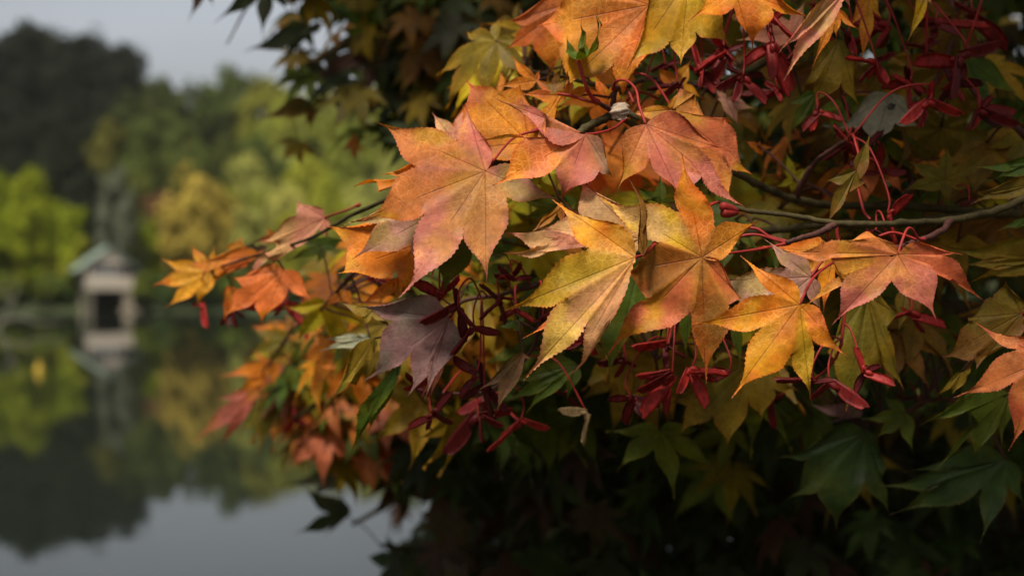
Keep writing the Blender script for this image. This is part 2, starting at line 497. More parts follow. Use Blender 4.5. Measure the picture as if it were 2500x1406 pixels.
T(289, 368, 98, 21, 'round', (0.17, 0.18, 0.115), 'broadleaf_tree', 'tall pale grey-green columnar tree directly behind the boathouse')
T(232, 420, 90, 18, 'conifer', C_DARK, 'conifer_tree', 'dark narrow conifer between the boathouse and the lime trees')
T(335, 470, 50, 14, 'conifer', C_DKG, 'conifer_tree', 'short dark conifer beside the pale columnar tree')
gl, ll = 'lime green trees beside the boathouse', 'lime green tree on the far shore'
for px, py, w_, h_ in ((-130, 390, 190, 14), (-20, 385, 190, 14), (70, 400, 180, 14), (150, 450, 130, 13), (-60, 500, 190, 10), (30, 490, 180, 11), (110, 510, 170, 10), (175, 540, 110, 9), (0, 585, 150, 6), (75, 590, 150, 6), (140, 600, 130, 6), (190, 605, 80, 6)):
    T(px, py, w_, h_, 'round', C_BYG if py < 540 else C_YG, 'broadleaf_tree', ll, gl)
gs, ls = 'shrubs along the far waterline', 'low green shrub at the far waterline'
for px in list(range(-160, 190, 46)) + list(range(345, 1200, 55)) + list(range(1250, 2700, 130)):
    D_ = shore((px - 1250) / FPX * 141) + random.uniform(0.0, 2.5)
    T(px, 668 + random.uniform(-28, 22), 82 + random.uniform(-10, 25), 3.6, 'shrub', C_SHR if random.random() < 0.75 else C_MID, 'waterside_shrub', ls, gs, D_)

# ------------------------------------------------------------------ boathouse
M['stone'] = simple('boathouse_stone', (0.27, 0.225, 0.165), 0.85, 2.0, 0.35, 0.5, 0.2, bdist=0.03)
M['cream'] = simple('cream_render', (0.48, 0.41, 0.32), 0.8, 1.2, 0.18, 0.2, 0.2, bdist=0.01)
M['moss'] = simple('mossy_roof', (0.20, 0.245, 0.195), 0.9, 1.1, 0.35, 0.5, 0.15, bdist=0.03)
M['timber'] = simple('dark_timber', (0.035, 0.030, 0.028), 0.7, 2.0, 0.4, 0.3, 0.3, bdist=0.01)
M['white'] = simple('white_paint', (0.72, 0.70, 0.66), 0.6, 2.0, 0.1, 0, 0.3)
M['glass'] = simple('window_glass', (0.012, 0.015, 0.02), 0.08, 1.0, 0.1, 0, 0.5)
M['ivy'] = simple('ivy_leaves', (0.06, 0.10, 0.03), 0.6, 2.0, 0.4, 0, 0.3, trans=0.2)
def box(vs, fs, x0, x1, y0, y1, z0, z1):
    o = len(vs)
    vs += [(x0, y0, z0), (x1, y0, z0), (x1, y1, z0), (x0, y1, z0), (x0, y0, z1), (x1, y0, z1), (x1, y1, z1), (x0, y1, z1)]
    fs += [tuple(i + o for i in f) for f in ((0, 3, 2, 1), (4, 5, 6, 7), (0, 1, 5, 4), (1, 2, 6, 5), (2, 3, 7, 6), (3, 0, 4, 7))]
def boxes(name, bl, mat, parent):
    vs, fs = [], []
    for b_ in bl: box(vs, fs, *b_)
    return link(name, mesh(name, vs, fs, mat, False), parent)
BD = 138.0
bo = P(267, 700, BD); bo.z = 0
bh = link('boathouse', None, None, None, bo)
bh.rotation_euler = (0, 0, R(27))          # its left roof slope turns a little to the lake
tag(bh, 'small boathouse with mossy roof, pale gable and dark boat entrance on the far shore', 'boathouse')
# plan: front gable on y=0 facing the camera, x -2.3..2.3, 6.5 m deep
boxes('pier', [(-2.25, -1.55, 0, 0.5, -1.5, 2.1)], M['stone'], bh)
boxes('pier', [(1.35, 2.25, 0, 0.5, -1.5, 2.1)], M['stone'], bh)
boxes('side_wall', [(-2.25, -1.95, 0.503, 3.4, -1.5, 3.9)], M['stone'], bh)
boxes('side_wall', [(1.95, 2.25, 0.503, 3.4, -1.5, 3.9)], M['stone'], bh)
boxes('rear_wall', [(-1.947, 1.947, 3.1, 3.4, -1.5, 3.9)], M['timber'], bh)
boxes('upper_floor', [(-1.947, 1.947, 0.05, 3.097, 2.0, 2.15)], M['timber'], bh)
boxes('front_wall', [(-2.3, 2.3, -0.12, 0.16, 2.1, 3.45)], M['cream'], bh)
for sx_ in (-2.2, 1.0): boxes('front_post', [(sx_, sx_ + (0.55 if sx_ < 0 else 1.2), -0.06, 0.14, 3.453, 4.35)], M['timber'] if sx_ > 0 else M['cream'], bh)
boxes('lintel', [(-2.3, 2.3, -0.1, 0.15, 4.353, 4.6)], M['timber'], bh)
for k in range(4):
    x0 = -1.62 + k * 0.655
    fr = boxes('window', [(x0, x0 + 0.07, -0.04, 0.08, 3.453, 4.35), (x0 + 0.58, x0 + 0.65, -0.04, 0.08, 3.453, 4.35), (x0 + 0.073, x0 + 0.577, -0.04, 0.08, 3.455, 3.53)], M['white'], bh)
    boxes('pane', [(x0 + 0.073, x0 + 0.577, 0.02, 0.04, 3.533, 4.35)], M['glass'], fr)
ga = mesh('gable', [(-2.1, -0.1, 4.603), (2.1, -0.1, 4.603), (0, -0.1, 6.15), (-2.1, 0.15, 4.603), (2.1, 0.15, 4.603), (0, 0.15, 6.15)],
          [(0, 1, 2), (5, 4, 3), (0, 3, 4, 1), (1, 4, 5, 2), (2, 5, 3, 0)], M['cream'], False)
link('gable', ga, bh)
for s_ in (-1, 1):
    e = (s_ * 3.15, 3.85)
    rv = [(0, -0.3, 6.2), (e[0], -0.3, e[1]), (e[0], 3.8, e[1]), (0, 3.8, 6.2), (0, -0.3, 6.36), (e[0], -0.3, e[1] + 0.16), (e[0], 3.8, e[1] + 0.16), (0, 3.8, 6.36)]
    link('roof', mesh('roof', rv, [(0, 1, 2, 3), (7, 6, 5, 4), (0, 4, 5, 1), (1, 5, 6, 2), (2, 6, 7, 3), (3, 7, 4, 0)], M['moss'], False), bh)
boxes('ridge', [(-0.14, 0.14, -0.32, 3.82, 6.3, 6.45)], M['moss'], bh)
boxes('landing_stage', [(1.0, 2.9, -0.5, -0.003, -0.6, 0.35)], M['stone'], bh)
iv = crown_mesh('ivy', 'shrub', 500, 0.06, 77); iv.materials.clear(); iv.materials.append(M['ivy'])
o = link('ivy', iv, bh); o.location = (-2.2, -0.05, 0.0); o.scale = (1.1, 0.5, 2.6); o['kind'] = 'stuff'

# fallen pale branch and a yellow float out on the water
M['deadwood'] = simple('bleached_wood', (0.20, 0.185, 0.14), 0.85, 3.0, 0.3, 0.4, 0.2, bdist=0.01)
fv, ff = [], []
def addt(pts, r0, r1, seg=6):
    q = spline(pts, 4); n = len(q)
    a = tube_data(q, [r0 + (r1 - r0) * i / (n - 1) for i in range(n)], seg)
    o_ = len(fv); fv.extend(a[0]); ff.extend([tuple(i + o_ for i in f) for f in a[1]])
FD = 96.0
addt([P(-25, 835, FD), P(6, 782, FD + .3), P(30, 740, FD + .5), P(46, 694, FD + .6)], 0.10, 0.03)
addt([P(6, 782, FD + .3), P(50, 775, FD - .2), P(105, 790, FD - .6), P(160, 783, FD - 1)], 0.08, 0.02)
addt([P(50, 775, FD - .2), P(70, 760, FD), P(82, 735, FD)], 0.05, 0.015)
addt([P(30, 740, FD + .5), P(12, 715, FD + .8), P(5, 690, FD + 1)], 0.06, 0.015)
tag(link('fallen_branch', mesh('fallen_branch', fv, ff, M['deadwood'])), 'bleached bare branch slanting out of the lake by the far shore', 'branch')
M['yellow'] = simple('yellow_plastic', (0.55, 0.36, 0.03), 0.45, 4.0, 0.15, 0, 0.4)
by0 = P(95, 903, 58); by0.z = 0
prof = [(0.0, -0.14), (0.13, -0.1), (0.17, 0.02), (0.15, 0.14), (0.08, 0.24), (0.055, 0.36), (0.05, 0.42), (0.0, 0.43)]
lv, lf = [], []
for i, (r_, z_) in enumerate(prof):
    for k in range(12): lv.append((r_ * math.cos(k * math.pi / 6), r_ * math.sin(k * math.pi / 6), z_))
for i in range(len(prof) - 1):
    for k in range(12): lf.append((i * 12 + k, i * 12 + (k + 1) % 12, (i + 1) * 12 + (k + 1) % 12, (i + 1) * 12 + k))
b_o = link('mooring_buoy', mesh('mooring_buoy', lv, lf, M['yellow']), None, None, by0)
tag(b_o, 'small yellow float alone on the dark water', 'buoy')


# ------------------------------------------------------------------ air over the lake
hm, ht = new_mat('lake_haze')
hb = NB(ht)
ho = hb.n('ShaderNodeOutputMaterial')
pv = hb.n('ShaderNodeVolumePrincipled')
pv.inputs['Color'].default_value = (0.96, 0.95, 0.87, 1)
pv.inputs['Density'].default_value = 0.0001
pv.inputs['Anisotropy'].default_value = 0.2
hb.l(pv.outputs[0], ho.inputs['Volume'])
hvs, hfs = [], []
box(hvs, hfs, -1510, 1510, -210, 1810, -4.0, 72.0)
tag(link('haze', mesh('haze', hvs, hfs, hm, False)), 'thin autumn haze in the air over the lake', 'haze', kind='stuff')
random.seed(29)
# ------------------------------------------------------------------ the maple in front
CROPS = {'a': (800, 230, 2.7567), 'b': (1150, 200, 3.5714), 'c': (1220, 440, 2.8121), 'd': (1650, 520, 2.8125),
         'e': (1150, 0, 2.6316), 'f': (350, 450, 2.0092), 'g': (1900, 280, 3.515), 'h': (2000, 680, 2.812),
         'i': (800, 640, 2.93), 'j': (1350, 780, 3.125), 'k': (600, 0, 3.347), 'l': (600, 950, 2.2727),
         'm': (1600, 950, 2.7778), 'o': (1750, 0, 2.812), 'z': (0, 0, 1.0)}
def cv(c, p):
    ox, oy, s = CROPS[c]
    return (ox + p[0] / s, oy + p[1] / s)

maple = link('maple_tree', None, None, None, (1.25, 1.95, bank_z(1.25, 1.95)))
tag(maple, 'maple tree with orange, gold and green autumn leaves overhanging the lake', 'tree')
MLOC = Vector(maple.location)
def part(name, me, parent=None, loc=None):
    """mesh in world coordinates, stored relative to the tree's base; sub-parts ride on their part"""
    o = bpy.data.objects.new(name, me)
    COL.objects.link(o)
    o.parent = parent if parent is not None else maple
    o.location = loc if loc is not None else (0, 0, 0)
    return o
def wmesh(name, verts, faces, mat, smooth=True):
    return mesh(name, [Vector(v) - MLOC for v in verts], faces, mat, smooth)

def taper(u):
    x = max(0.0, min(1.0, (u - 0.22) / 0.62))
    return 1 - 0.92 * x * x * (3 - 2 * x)
LOB = []      # lobe index of each vertex of the last leaf made
def leaf_shape(J, tips, notches=None, n1=4, n2=24, m=5, outer=0.24, bulge=0.19, serr=0.009, bends=None, seed=0):
    """flat maple leaf in pixel-like units. returns verts2d, extra(per vert: a, t, halfw), faces, lobe uv per face corner"""
    rr = random.Random(seed)
    J = Vector(J); tips = [Vector(t) for t in tips]
    nl = len(tips)
    if notches is None: notches = [None] * (nl - 1)
    nts = []
    for i in range(nl - 1):
        if notches[i] is None:
            a, b = tips[i] - J, tips[i + 1] - J
            dirv = (a.normalized() + b.normalized())
            if dirv.length < 0.2: dirv = Vector((-a.y, a.x)).normalized()
            ang = a.angle(b) if a.length and b.length else 0.5
            k = 0.46 if ang < 0.7 else 0.36
            nts.append(J + dirv.normalized() * min(a.length, b.length) * k * rr.uniform(0.9, 1.1))
        else:
            nts.append(Vector(notches[i]))
    n = n1 + n2
    V, E = [], []
    LOB.clear()
    idx = {}
    def vert(key, p, a, t, hw, u):
        if key in idx: return idx[key]
        idx[key] = len(V); V.append(p); E.append((a, t, hw, u)); LOB.append(key[1] if key[0] in ('T', 'c') else (key[0] if isinstance(key[0], int) else -1)); return idx[key]
    faces, uvs = [], []
    Lm = sum((t - J).length for t in tips) / nl
    for li in range(nl):
        ax = tips[li] - J; Ln = ax.length; ux = ax / Ln; uy = Vector((-ux.y, ux.x))
        prevN = nts[li - 1] if li > 0 else None
        nextN = nts[li] if li < nl - 1 else None
        # which side is the next lobe on
        if nextN is not None: s_next = 1 if (nextN - J).dot(uy) > 0 else -1
        elif prevN is not None: s_next = -1 if (prevN - J).dot(uy) > 0 else 1
        else: s_next = 1
        aNs = [max(0.12, min(0.75, (q - J).dot(ux) / Ln)) for q in (prevN, nextN) if q is not None]
        am = sum(aNs) / len(aNs) if aNs else 0.22
        bend = (bends[li] if bends else rr.uniform(-0.035, 0.035))
        def bendoff(u): return uy * (bend * Ln * 4 * u * (1 - u)) if bend else Vector((0, 0))
        cen = []
        for k in range(n + 1):
            if k <= n1: a = am * k / n1; u = 0
            else: u = (k - n1) / n2; a = am + (1 - am) * u
            cen.append((J + ux * (a * Ln) + bendoff(u), a, u))
        for side in (0, 1):
            N = prevN if side == 0 else nextN
            sg = -s_next if side == 0 else s_next
            bnd = []
            for k in range(n + 1):
                if N is not None:
                    aN = (N - J).dot(ux) / Ln; bN = (N - J).dot(uy) / Ln * sg
                    if k <= n1:
                        bnd.append(J + (N - J) * (k / n1)); continue
                    u = (k - n1) / n2
                    qa = aN + (1 - aN) * u
                    qb = (bN * (1 - u) ** 0.5 + 0.36 * bulge * (1 - aN) * math.sin(math.pi * u)) * taper(u) + 0.013 * (1 - u) * min(1, u * 6)
                else:
                    u = k / n
                    ow = outer if not isinstance(outer, tuple) else outer[0 if li == 0 else 1]
                    qa = u
                    qb = ow * 0.82 * math.sin(math.pi * u ** 0.75) * taper(0.15 + 0.85 * u) + 0.013 * (1 - u) * min(1, u * 6)
                if 0 < k < n:
                    tooth = serr * (1.0 if k % 2 else -0.7) * rr.choice((0.2, 0.5, 0.8, 1.3)) * (1 - 0.6 * u)
                    qb += tooth; qa += tooth * 0.4 * (1 if k % 2 else 0)
                ub = max(0, (k - n1) / n2)
                bnd.append(J + ux * (qa * Ln) + uy * (sg * max(qb, 0.0) * Ln) + bendoff(ub))
            grid = []
            for k in range(n + 1):
                c, a, u = cen[k]
                hw = (bnd[k] - c).length
                g = 0.15 * min(1, k / n1) * Lm
                if k > n1: g = g * (1 - u) ** 0.5 * (1 - min(1, u * 2)) + hw * min(1, u * 2)
                row = []
                for q in range(m + 1):
                    t = q / m
                    p = c.lerp(bnd[k], t)
                    if k == 0: key = 'J'
                    elif k == n: key = ('T', li)
                    elif q == 0: key = ('c', li, k)
                    elif q == m and N is not None and k <= n1: key = ('n', li - 1 if side == 0 else li, k)
                    else: key = (li, side, k, q)
                    row.append((vert(key, p, a, t, g, u), p))
                grid.append(row)
            for k in range(n):
                for q in range(m):
                    f = [grid[k][q], grid[k + 1][q], grid[k + 1][q + 1], grid[k][q + 1]]
                    if (side == 1) == (s_next > 0): f = f[::-1]
                    ids = []
                    ff_ = []
                    for x in f:
                        if x[0] not in ids: ids.append(x[0]); ff_.append(x)
                    if len(ids) < 3: continue
                    faces.append(tuple(ids))
                    uvs.append([((x[1] - J).dot(ux) / 100.0, abs((x[1] - J).dot(uy) - (0 if not bend else 0)) / 100.0) for x in ff_])
    return V, E, faces, uvs, Lm

def sat(c, k=1.22):
    l = 0.3 * c[0] + 0.55 * c[1] + 0.15 * c[2]
    return tuple(max(0.004, l + (x - l) * k) for x in c)
def mix3(a, b, f): return tuple(x + (y - x) * f for x, y in zip(a, b))
PAL = {  # base, patch, tip/edge
    'salmon': ((0.49, 0.178, 0.115), (0.44, 0.20, 0.050), (0.36, 0.12, 0.08)),
    'rose': ((0.44, 0.130, 0.078), (0.45, 0.18, 0.045), (0.33, 0.10, 0.07)),
    'rust': ((0.40, 0.13, 0.065), (0.38, 0.20, 0.03), (0.28, 0.08, 0.04)),
    'gold': ((0.56, 0.285, 0.030), (0.52, 0.18, 0.03), (0.50, 0.13, 0.03)),
    'yellow': ((0.58, 0.36, 0.040), (0.55, 0.33, 0.14), (0.52, 0.16, 0.05)),
    'amber': ((0.50, 0.22, 0.022), (0.34, 0.10, 0.022), (0.44, 0.14, 0.02)),
    'orange': ((0.52, 0.165, 0.030), (0.50, 0.23, 0.03), (0.46, 0.10, 0.03)),
    'coral': ((0.56, 0.18, 0.065), (0.54, 0.22, 0.05), (0.46, 0.11, 0.04)),
    'pink': ((0.55, 0.225, 0.135), (0.46, 0.27, 0.10), (0.46, 0.17, 0.10)),
    'mauve': ((0.37, 0.18, 0.125), (0.31, 0.19, 0.06), (0.46, 0.15, 0.06)),
    'purple': ((0.19, 0.095, 0.085), (0.17, 0.12, 0.085), (0.22, 0.07, 0.05)),
    'olive': ((0.17, 0.135, 0.020), (0.24, 0.155, 0.02), (0.30, 0.11, 0.02)),
    'lime': ((0.32, 0.30, 0.020), (0.38, 0.31, 0.02), (0.34, 0.20, 0.02)),  # brightened so leaves in shadow look lit from behind
    'green': ((0.070, 0.105, 0.017), (0.10, 0.12, 0.018), (0.17, 0.11, 0.02)),
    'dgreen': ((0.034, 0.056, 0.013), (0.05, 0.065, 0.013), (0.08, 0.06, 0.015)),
    'bronze': ((0.19, 0.105, 0.028), (0.15, 0.12, 0.02), (0.20, 0.06, 0.02)),
    'brown': ((0.17, 0.09, 0.05), (0.14, 0.10, 0.04), (0.22, 0.10, 0.05)),
    'pale': ((0.30, 0.285, 0.21), (0.25, 0.25, 0.16), (0.40, 0.28, 0.22)),
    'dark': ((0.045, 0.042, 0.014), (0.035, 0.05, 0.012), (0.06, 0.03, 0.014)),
    'brick': ((0.34, 0.078, 0.034), (0.36, 0.12, 0.04), (0.26, 0.06, 0.03)),
    'ochre': ((0.42, 0.225, 0.016), (0.34, 0.21, 0.018), (0.42, 0.14, 0.02)),
    'umber': ((0.24, 0.085, 0.022), (0.17, 0.085, 0.02), (0.30, 0.09, 0.02)),
    'tawny': ((0.46, 0.17, 0.045), (0.40, 0.205, 0.020), (0.38, 0.11, 0.04)),
    'blush': ((0.50, 0.25, 0.105), (0.52, 0.33, 0.05), (0.50, 0.16, 0.08)),
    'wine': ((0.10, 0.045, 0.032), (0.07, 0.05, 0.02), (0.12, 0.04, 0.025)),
}
PAL = {k: (v if k in ('pink', 'mauve', 'purple', 'blush', 'salmon', 'rose') else tuple(sat(c, 1.10 if k in ('salmon', 'rose', 'tawny', 'brick') else 1.2) for c in v)) for k, v in PAL.items()}
for k in ('salmon', 'rose', 'rust', 'gold', 'amber', 'orange', 'coral', 'pink', 'tawny', 'umber', 'brick', 'blush', 'bronze'):
    g_ = 0.93 if k in ('pink', 'brick', 'blush', 'gold') else 0.86
    PAL[k] = tuple((c[0] * 1.04, c[1] * g_, c[2] * 0.92) for c in PAL[k])
for k in ('green', 'olive', 'dark', 'dgreen', 'wine', 'bronze'): PAL[k] = tuple(tuple(x * (0.62 if k in ('dark', 'wine') else 0.78) for x in c) for c in PAL[k])  # darkened to put the crown's inner shade into these leaf colours
def finish_leaf(name, pts3, flat, E, faces, uvs, pal, seed, patch=0.5):
    """pts3 world or local points; colours by vertex from palette"""
    me = bpy.data.meshes.new(name)
    me.from_pydata([tuple(p) for p in pts3], [], faces)
    me.polygons.foreach_set('use_smooth', [True] * len(faces))
    uvl = me.uv_layers.new(name='flat'); uv2 = me.uv_layers.new(name='lobe')
    fl, lo = [], []
    for f, u in zip(faces, uvs):
        for i, w in zip(f, u):
            fl += [flat[i][0] / 500.0, flat[i][1] / 500.0]; lo += [w[0], w[1]]
    uvl.data.foreach_set('uv', fl); uv2.data.foreach_set('uv', lo)
    ca = me.color_attributes.new('Col', 'FLOAT_COLOR', 'POINT')
    multi = isinstance(pal[0], str)
    if multi:
        pls = [PAL[k] for k in pal]
        avg = tuple(tuple(sum(q[i][j] for q in pls) / len(pls) for j in range(3)) for i in range(3))
        lob = list(LOB)
    else: c0, c1, c2 = pal
    cols = []
    for vi, (p, (a, t, hw, u)) in enumerate(zip(flat, E)):
        if multi:
            q = pls[lob[vi]] if 0 <= lob[vi] < len(pls) else avg
            w = min(1.0, a / 0.30) * (1 - 0.55 * t * (1 if u <= 0 else max(0, 1 - u * 5)))
            c0, c1, c2 = (mix3(avg[i], q[i], w) for i in range(3))
        nz = noise.noise(Vector((p[0] / 105.0 + seed * 3.7, p[1] / 105.0, seed * 1.3)))
        nz2 = noise.noise(Vector((p[0] / 45.0, p[1] / 45.0 + seed, 9.1)))
        f = max(0, min(1, 0.5 + (nz + 0.5 * nz2) * 2.1 + (patch - 0.5)))
        f = f * f * (3 - 2 * f)
        c = mix3(c0, c1, f)
        e = max(0, (t - 0.72) / 0.28) ** 2 * 0.7 * max(0, min(1, u * 4)) + max(0, (u - 0.55) / 0.45) ** 1.5 * 0.75
        c = mix3(c, c2, min(1, e))
        if u > 0.93: c = mix3(c, (0.16, 0.09, 0.055), (u - 0.93) / 0.07 * 0.8)
        cols += [c[0], c[1], c[2], 1.0]
    ca.data.foreach_set('color', cols)
    me.materials.append(M['leaf'])
    me.update()
    return me

TWIGPTS = []          # sample points on all woody twigs, stalks reach for the nearest one
def wood(name, pts, r0, r1, mat='bark', seg=8, knobs=0, parent=None, sample=True, label=None):
    q = spline(pts, 7); n = len(q)
    rad = []
    rk = random.Random(len(TWIGPTS) + n)
    nodes = [rk.randrange(2, n - 2) for _ in range(knobs)] if n > 6 else []
    for i in range(n):
        r = r0 + (r1 - r0) * i / (n - 1)
        if i in nodes: r *= 1.3
        rad.append(r * rk.uniform(0.95, 1.05))
    q = [p + Vector((rk.uniform(-1, 1), rk.uniform(-1, 1), rk.uniform(-1, 1))) * rad[i] * 0.18 for i, p in enumerate(q)]
    v, f = tube_data(q, rad, seg)
    o = part(name, wmesh(name, v, f, M[mat]), parent)
    if sample: TWIGPTS.extend(q)
    if label: o['label'] = label
    return o

def near_twig(p):
    return min(TWIGPTS, key=lambda q: (q - p).length_squared)

# trunk, boughs and the branches that show
TB = MLOC
tr_pts = [TB + Vector((0, 0, -0.2)), TB + Vector((-0.03, -0.04, 0.5)), TB + Vector((0.05, -0.05, 1.1)), TB + Vector((-0.02, -0.16, 1.8)), TB + Vector((0.06, -0.1, 2.6)), TB + Vector((0.15, 0.1, 3.4))]
wood('trunk', tr_pts, 0.10, 0.035, 'trunk', 14, 3, sample=False)
fork1 = tr_pts[2]; fork2 = tr_pts[3]; fork3 = tr_pts[4]
# bough that carries the focused spray
bs0 = P(2600, 455, 0.64)
wood('branch', [fork1 + Vector((0, 0, .1)), Vector((0.95, 1.25, CAMZ - 0.12)), Vector((0.55, 0.85, CAMZ + 0.0)), P(2850, 520, 0.70), P(2640, 520, 0.68)], 0.016, 0.0042, 'bark', 10, 3)
wood('branch', [P(2640, 520, 0.68), P(2430, 520, 0.675), P(2190, 502, 0.668), P(2040, 502, 0.655), P(1945, 488, 0.64), P(1870, 460, 0.63), P(1800, 425, 0.625), P(1700, 385, 0.625), P(1600, 340, 0.62), P(1520, 290, 0.61)], 0.0021, 0.0012, 'bark', 10, 6)
wood('branch', [P(2850, 520, 0.70), P(2650, 430, 0.62), P(2500, 487, 0.592), P(2420, 518, 0.585), P(2315, 538, 0.580), P(2180, 546, 0.578), P(2040, 545, 0.578), P(1960, 531, 0.580), P(1885, 521, 0.582), P(1815, 512, 0.584), P(1755, 492, 0.588)], 0.0019, 0.0008, 'bark', 9, 5)
wood('twig', [P(2318, 538, 0.580), P(2305, 560, 0.575), P(2265, 580, 0.568), P(2215, 596, 0.560), P(2172, 610, 0.552)], 0.0016, 0.0008, 'twig', 7, 1)
wood('twig', [P(2040, 547, 0.578), P(2000, 568, 0.575), P(1960, 580, 0.572), P(1920, 593, 0.570)], 0.0015, 0.001, 'twig', 7, 1)
wood('twig', [P(2430, 520, 0.675), P(2200, 545, 0.66), P(2020, 548, 0.65), P(1900, 562, 0.645), P(1806, 571, 0.64), P(1640, 600, 0.63), P(1480, 640, 0.625), P(1330, 690, 0.625)], 0.0024, 0.0008, 'bark', 7, 3)
wood('twig', [P(1940, 487, 0.64), P(1968, 428, 0.632), P(2003, 385, 0.625), P(2062, 346, 0.615), P(2080, 333, 0.612)], 0.0014, 0.0008, 'twig', 7, 2)
wood('twig', [P(1520, 290, 0.61), P(1490, 285, 0.600), P(1445, 305, 0.592), P(1405, 330, 0.588), P(1330, 355, 0.592), P(1240, 390, 0.60), P(1120, 420, 0.612), P(990, 470, 0.63), P(870, 520, 0.65), P(760, 580, 0.68), P(640, 620, 0.72), P(540, 650, 0.76)], 0.0020, 0.0006, 'bark', 7, 3)
wood('twig', [P(1512, 283, 0.60), P(1485, 265, 0.596), P(1462, 252, 0.592)], 0.0012, 0.0009, 'twig', 7, 1)
wood('branch', [fork2, Vector((0.95, 1.35, CAMZ + 0.28)), Vector((0.55, 0.95, CAMZ + 0.22)), P(2300, -90, 0.80)], 0.013, 0.003, 'bark', 8, 2)
wood('branch', [P(2300, -90, 0.80), P(2080, 60, 0.74), P(1960, 105, 0.715), P(1905, 132, 0.70), P(1815, 180, 0.69), P(1700, 205, 0.675), P(1590, 190, 0.66), P(1505, 215, 0.65), P(1380, 190, 0.66), P(1280, 170, 0.68)], 0.0026, 0.0007, 'bark', 8, 4)
wood('twig', [P(1505, 215, 0.62), P(1498, 240, 0.61), P(1496, 285, 0.60)], 0.0012, 0.0012, 'twig', 7)
wood('twig', [P(2300, -90, 0.80), P(2170, -60, 0.68), P(2010, -60, 0.62), P(1830, -60, 0.60), P(1690, -40, 0.60), P(1590, -5, 0.605), P(1500, -20, 0.62), P(1380, -5, 0.64)], 0.0022, 0.0008, 'bark', 7, 3)
wood('twig', [P(2300, -90, 0.80), P(2330, 60, 0.70), P(2300, 160, 0.675), P(2260, 250, 0.67)], 0.0016, 0.0007, 'twig', 6, 2)
wood('twig', [P(2640, 520, 0.68), P(2520, 350, 0.67), P(2400, 250, 0.67), P(2330, 160, 0.68)], 0.0022, 0.0007, 'twig', 6, 2)
wood('twig', [P(2190, 502, 0.668), P(2230, 440, 0.68), P(2180, 390, 0.69), P(2120, 330, 0.68), P(2060, 250, 0.67), P(2040, 100, 0.66)], 0.0014, 0.0006, 'twig', 6, 2)
wood('twig', [P(2850, 520, 0.70), P(2700, 700, 0.66), P(2560, 770, 0.62), P(2490, 765, 0.605)], 0.0024, 0.0008, 'twig', 6, 2)
wood('twig', [P(2560, 770, 0.62), P(2520, 900, 0.64), P(2440, 980, 0.66), P(2280, 975, 0.70), P(2220, 1005, 0.71), P(2100, 1040, 0.72)], 0.0016, 0.0006, 'twig', 6, 2)
wood('twig', [P(2040, 545, 0.60), P(2055, 640, 0.60), P(2062, 760, 0.598), P(2050, 850, 0.596), P(2020, 900, 0.60), P(1980, 930, 0.61)], 0.0008, 0.0005, 'stalk', 6, 2)
wood('twig', [P(1640, 600, 0.63), P(1660, 740, 0.64), P(1640, 830, 0.645), P(1600, 880, 0.65)], 0.0012, 0.0005, 'twig', 6, 2)
wood('twig', [P(1330, 690, 0.625), P(1220, 720, 0.625), P(1120, 740, 0.63), P(1040, 820, 0.64), P(960, 830, 0.65)], 0.0012, 0.0005, 'twig', 6, 2)
wood('twig', [P(1330, 690, 0.625), P(1300, 850, 0.64), P(1200, 950, 0.65), P(1080, 960, 0.66)], 0.0010, 0.0005, 'twig', 6, 2)
wood('twig', [P(990, 470, 0.63), P(900, 620, 0.67), P(850, 680, 0.70), P(780, 760, 0.76), P(720, 800, 0.85), P(660, 880, 0.95), P(610, 960, 1.02)], 0.0014, 0.0007, 'twig', 6, 2)
# boughs deeper in the crown
far_b = [
    [fork2 + Vector((0, 0, .3)), Vector((0.75, 1.7, CAMZ + 0.34)), P(1500, 20, 1.45), P(1150, 60, 1.30), P(900, 90, 1.22), P(760, 160, 1.15), P(700, 250, 1.12)],
    [fork2 + Vector((0, 0, .3)), Vector((0.7, 1.4, CAMZ + 0.40)), P(1400, -80, 1.2), P(1000, -40, 1.1), P(720, -30, 1.02), P(560, -40, 0.98)],
    [fork1, Vector((0.75, 1.75, CAMZ - 0.25)), P(1700, 1000, 1.5), P(1350, 1080, 1.35), P(1050, 1180, 1.25), P(860, 1280, 1.2)],
    [fork1 + Vector((0, 0, -.3)), Vector((0.75, 1.5, CAMZ - 0.45)), P(1900, 1250, 1.2), P(1500, 1300, 1.15), P(1150, 1350, 1.15), P(930, 1330, 1.12)],
    [fork2, Vector((0.8, 1.6, CAMZ + 0.1)), P(2000, 350, 1.3), P(1600, 300, 1.2), P(1250, 350, 1.15), P(960, 350, 1.10)],
    [fork1 + Vector((0, 0, .2)), Vector((0.7, 1.2, CAMZ - .1)), P(2200, 750, 0.95), P(1800, 850, 0.9), P(1400, 950, 0.88), P(1080, 930, 0.86), P(850, 950, 0.9), P(720, 1020, 0.98)],
]
for b_ in far_b:
    wood('branch', b_, 0.013, 0.0016, 'bark', 8, 4)
for k in range(26):
    b_ = random.choice(far_b)
    i = random.randrange(2, len(b_) - 1)
    s0 = Vector(b_[i]); e0 = s0 + Vector((random.uniform(-.2, .12), random.uniform(-.02, .22), random.uniform(-.04, .12)))
    wood('twig', [s0, s0.lerp(e0, .5) + Vector((0, 0, .02)), e0], 0.0022, 0.0006, 'twig', 5)

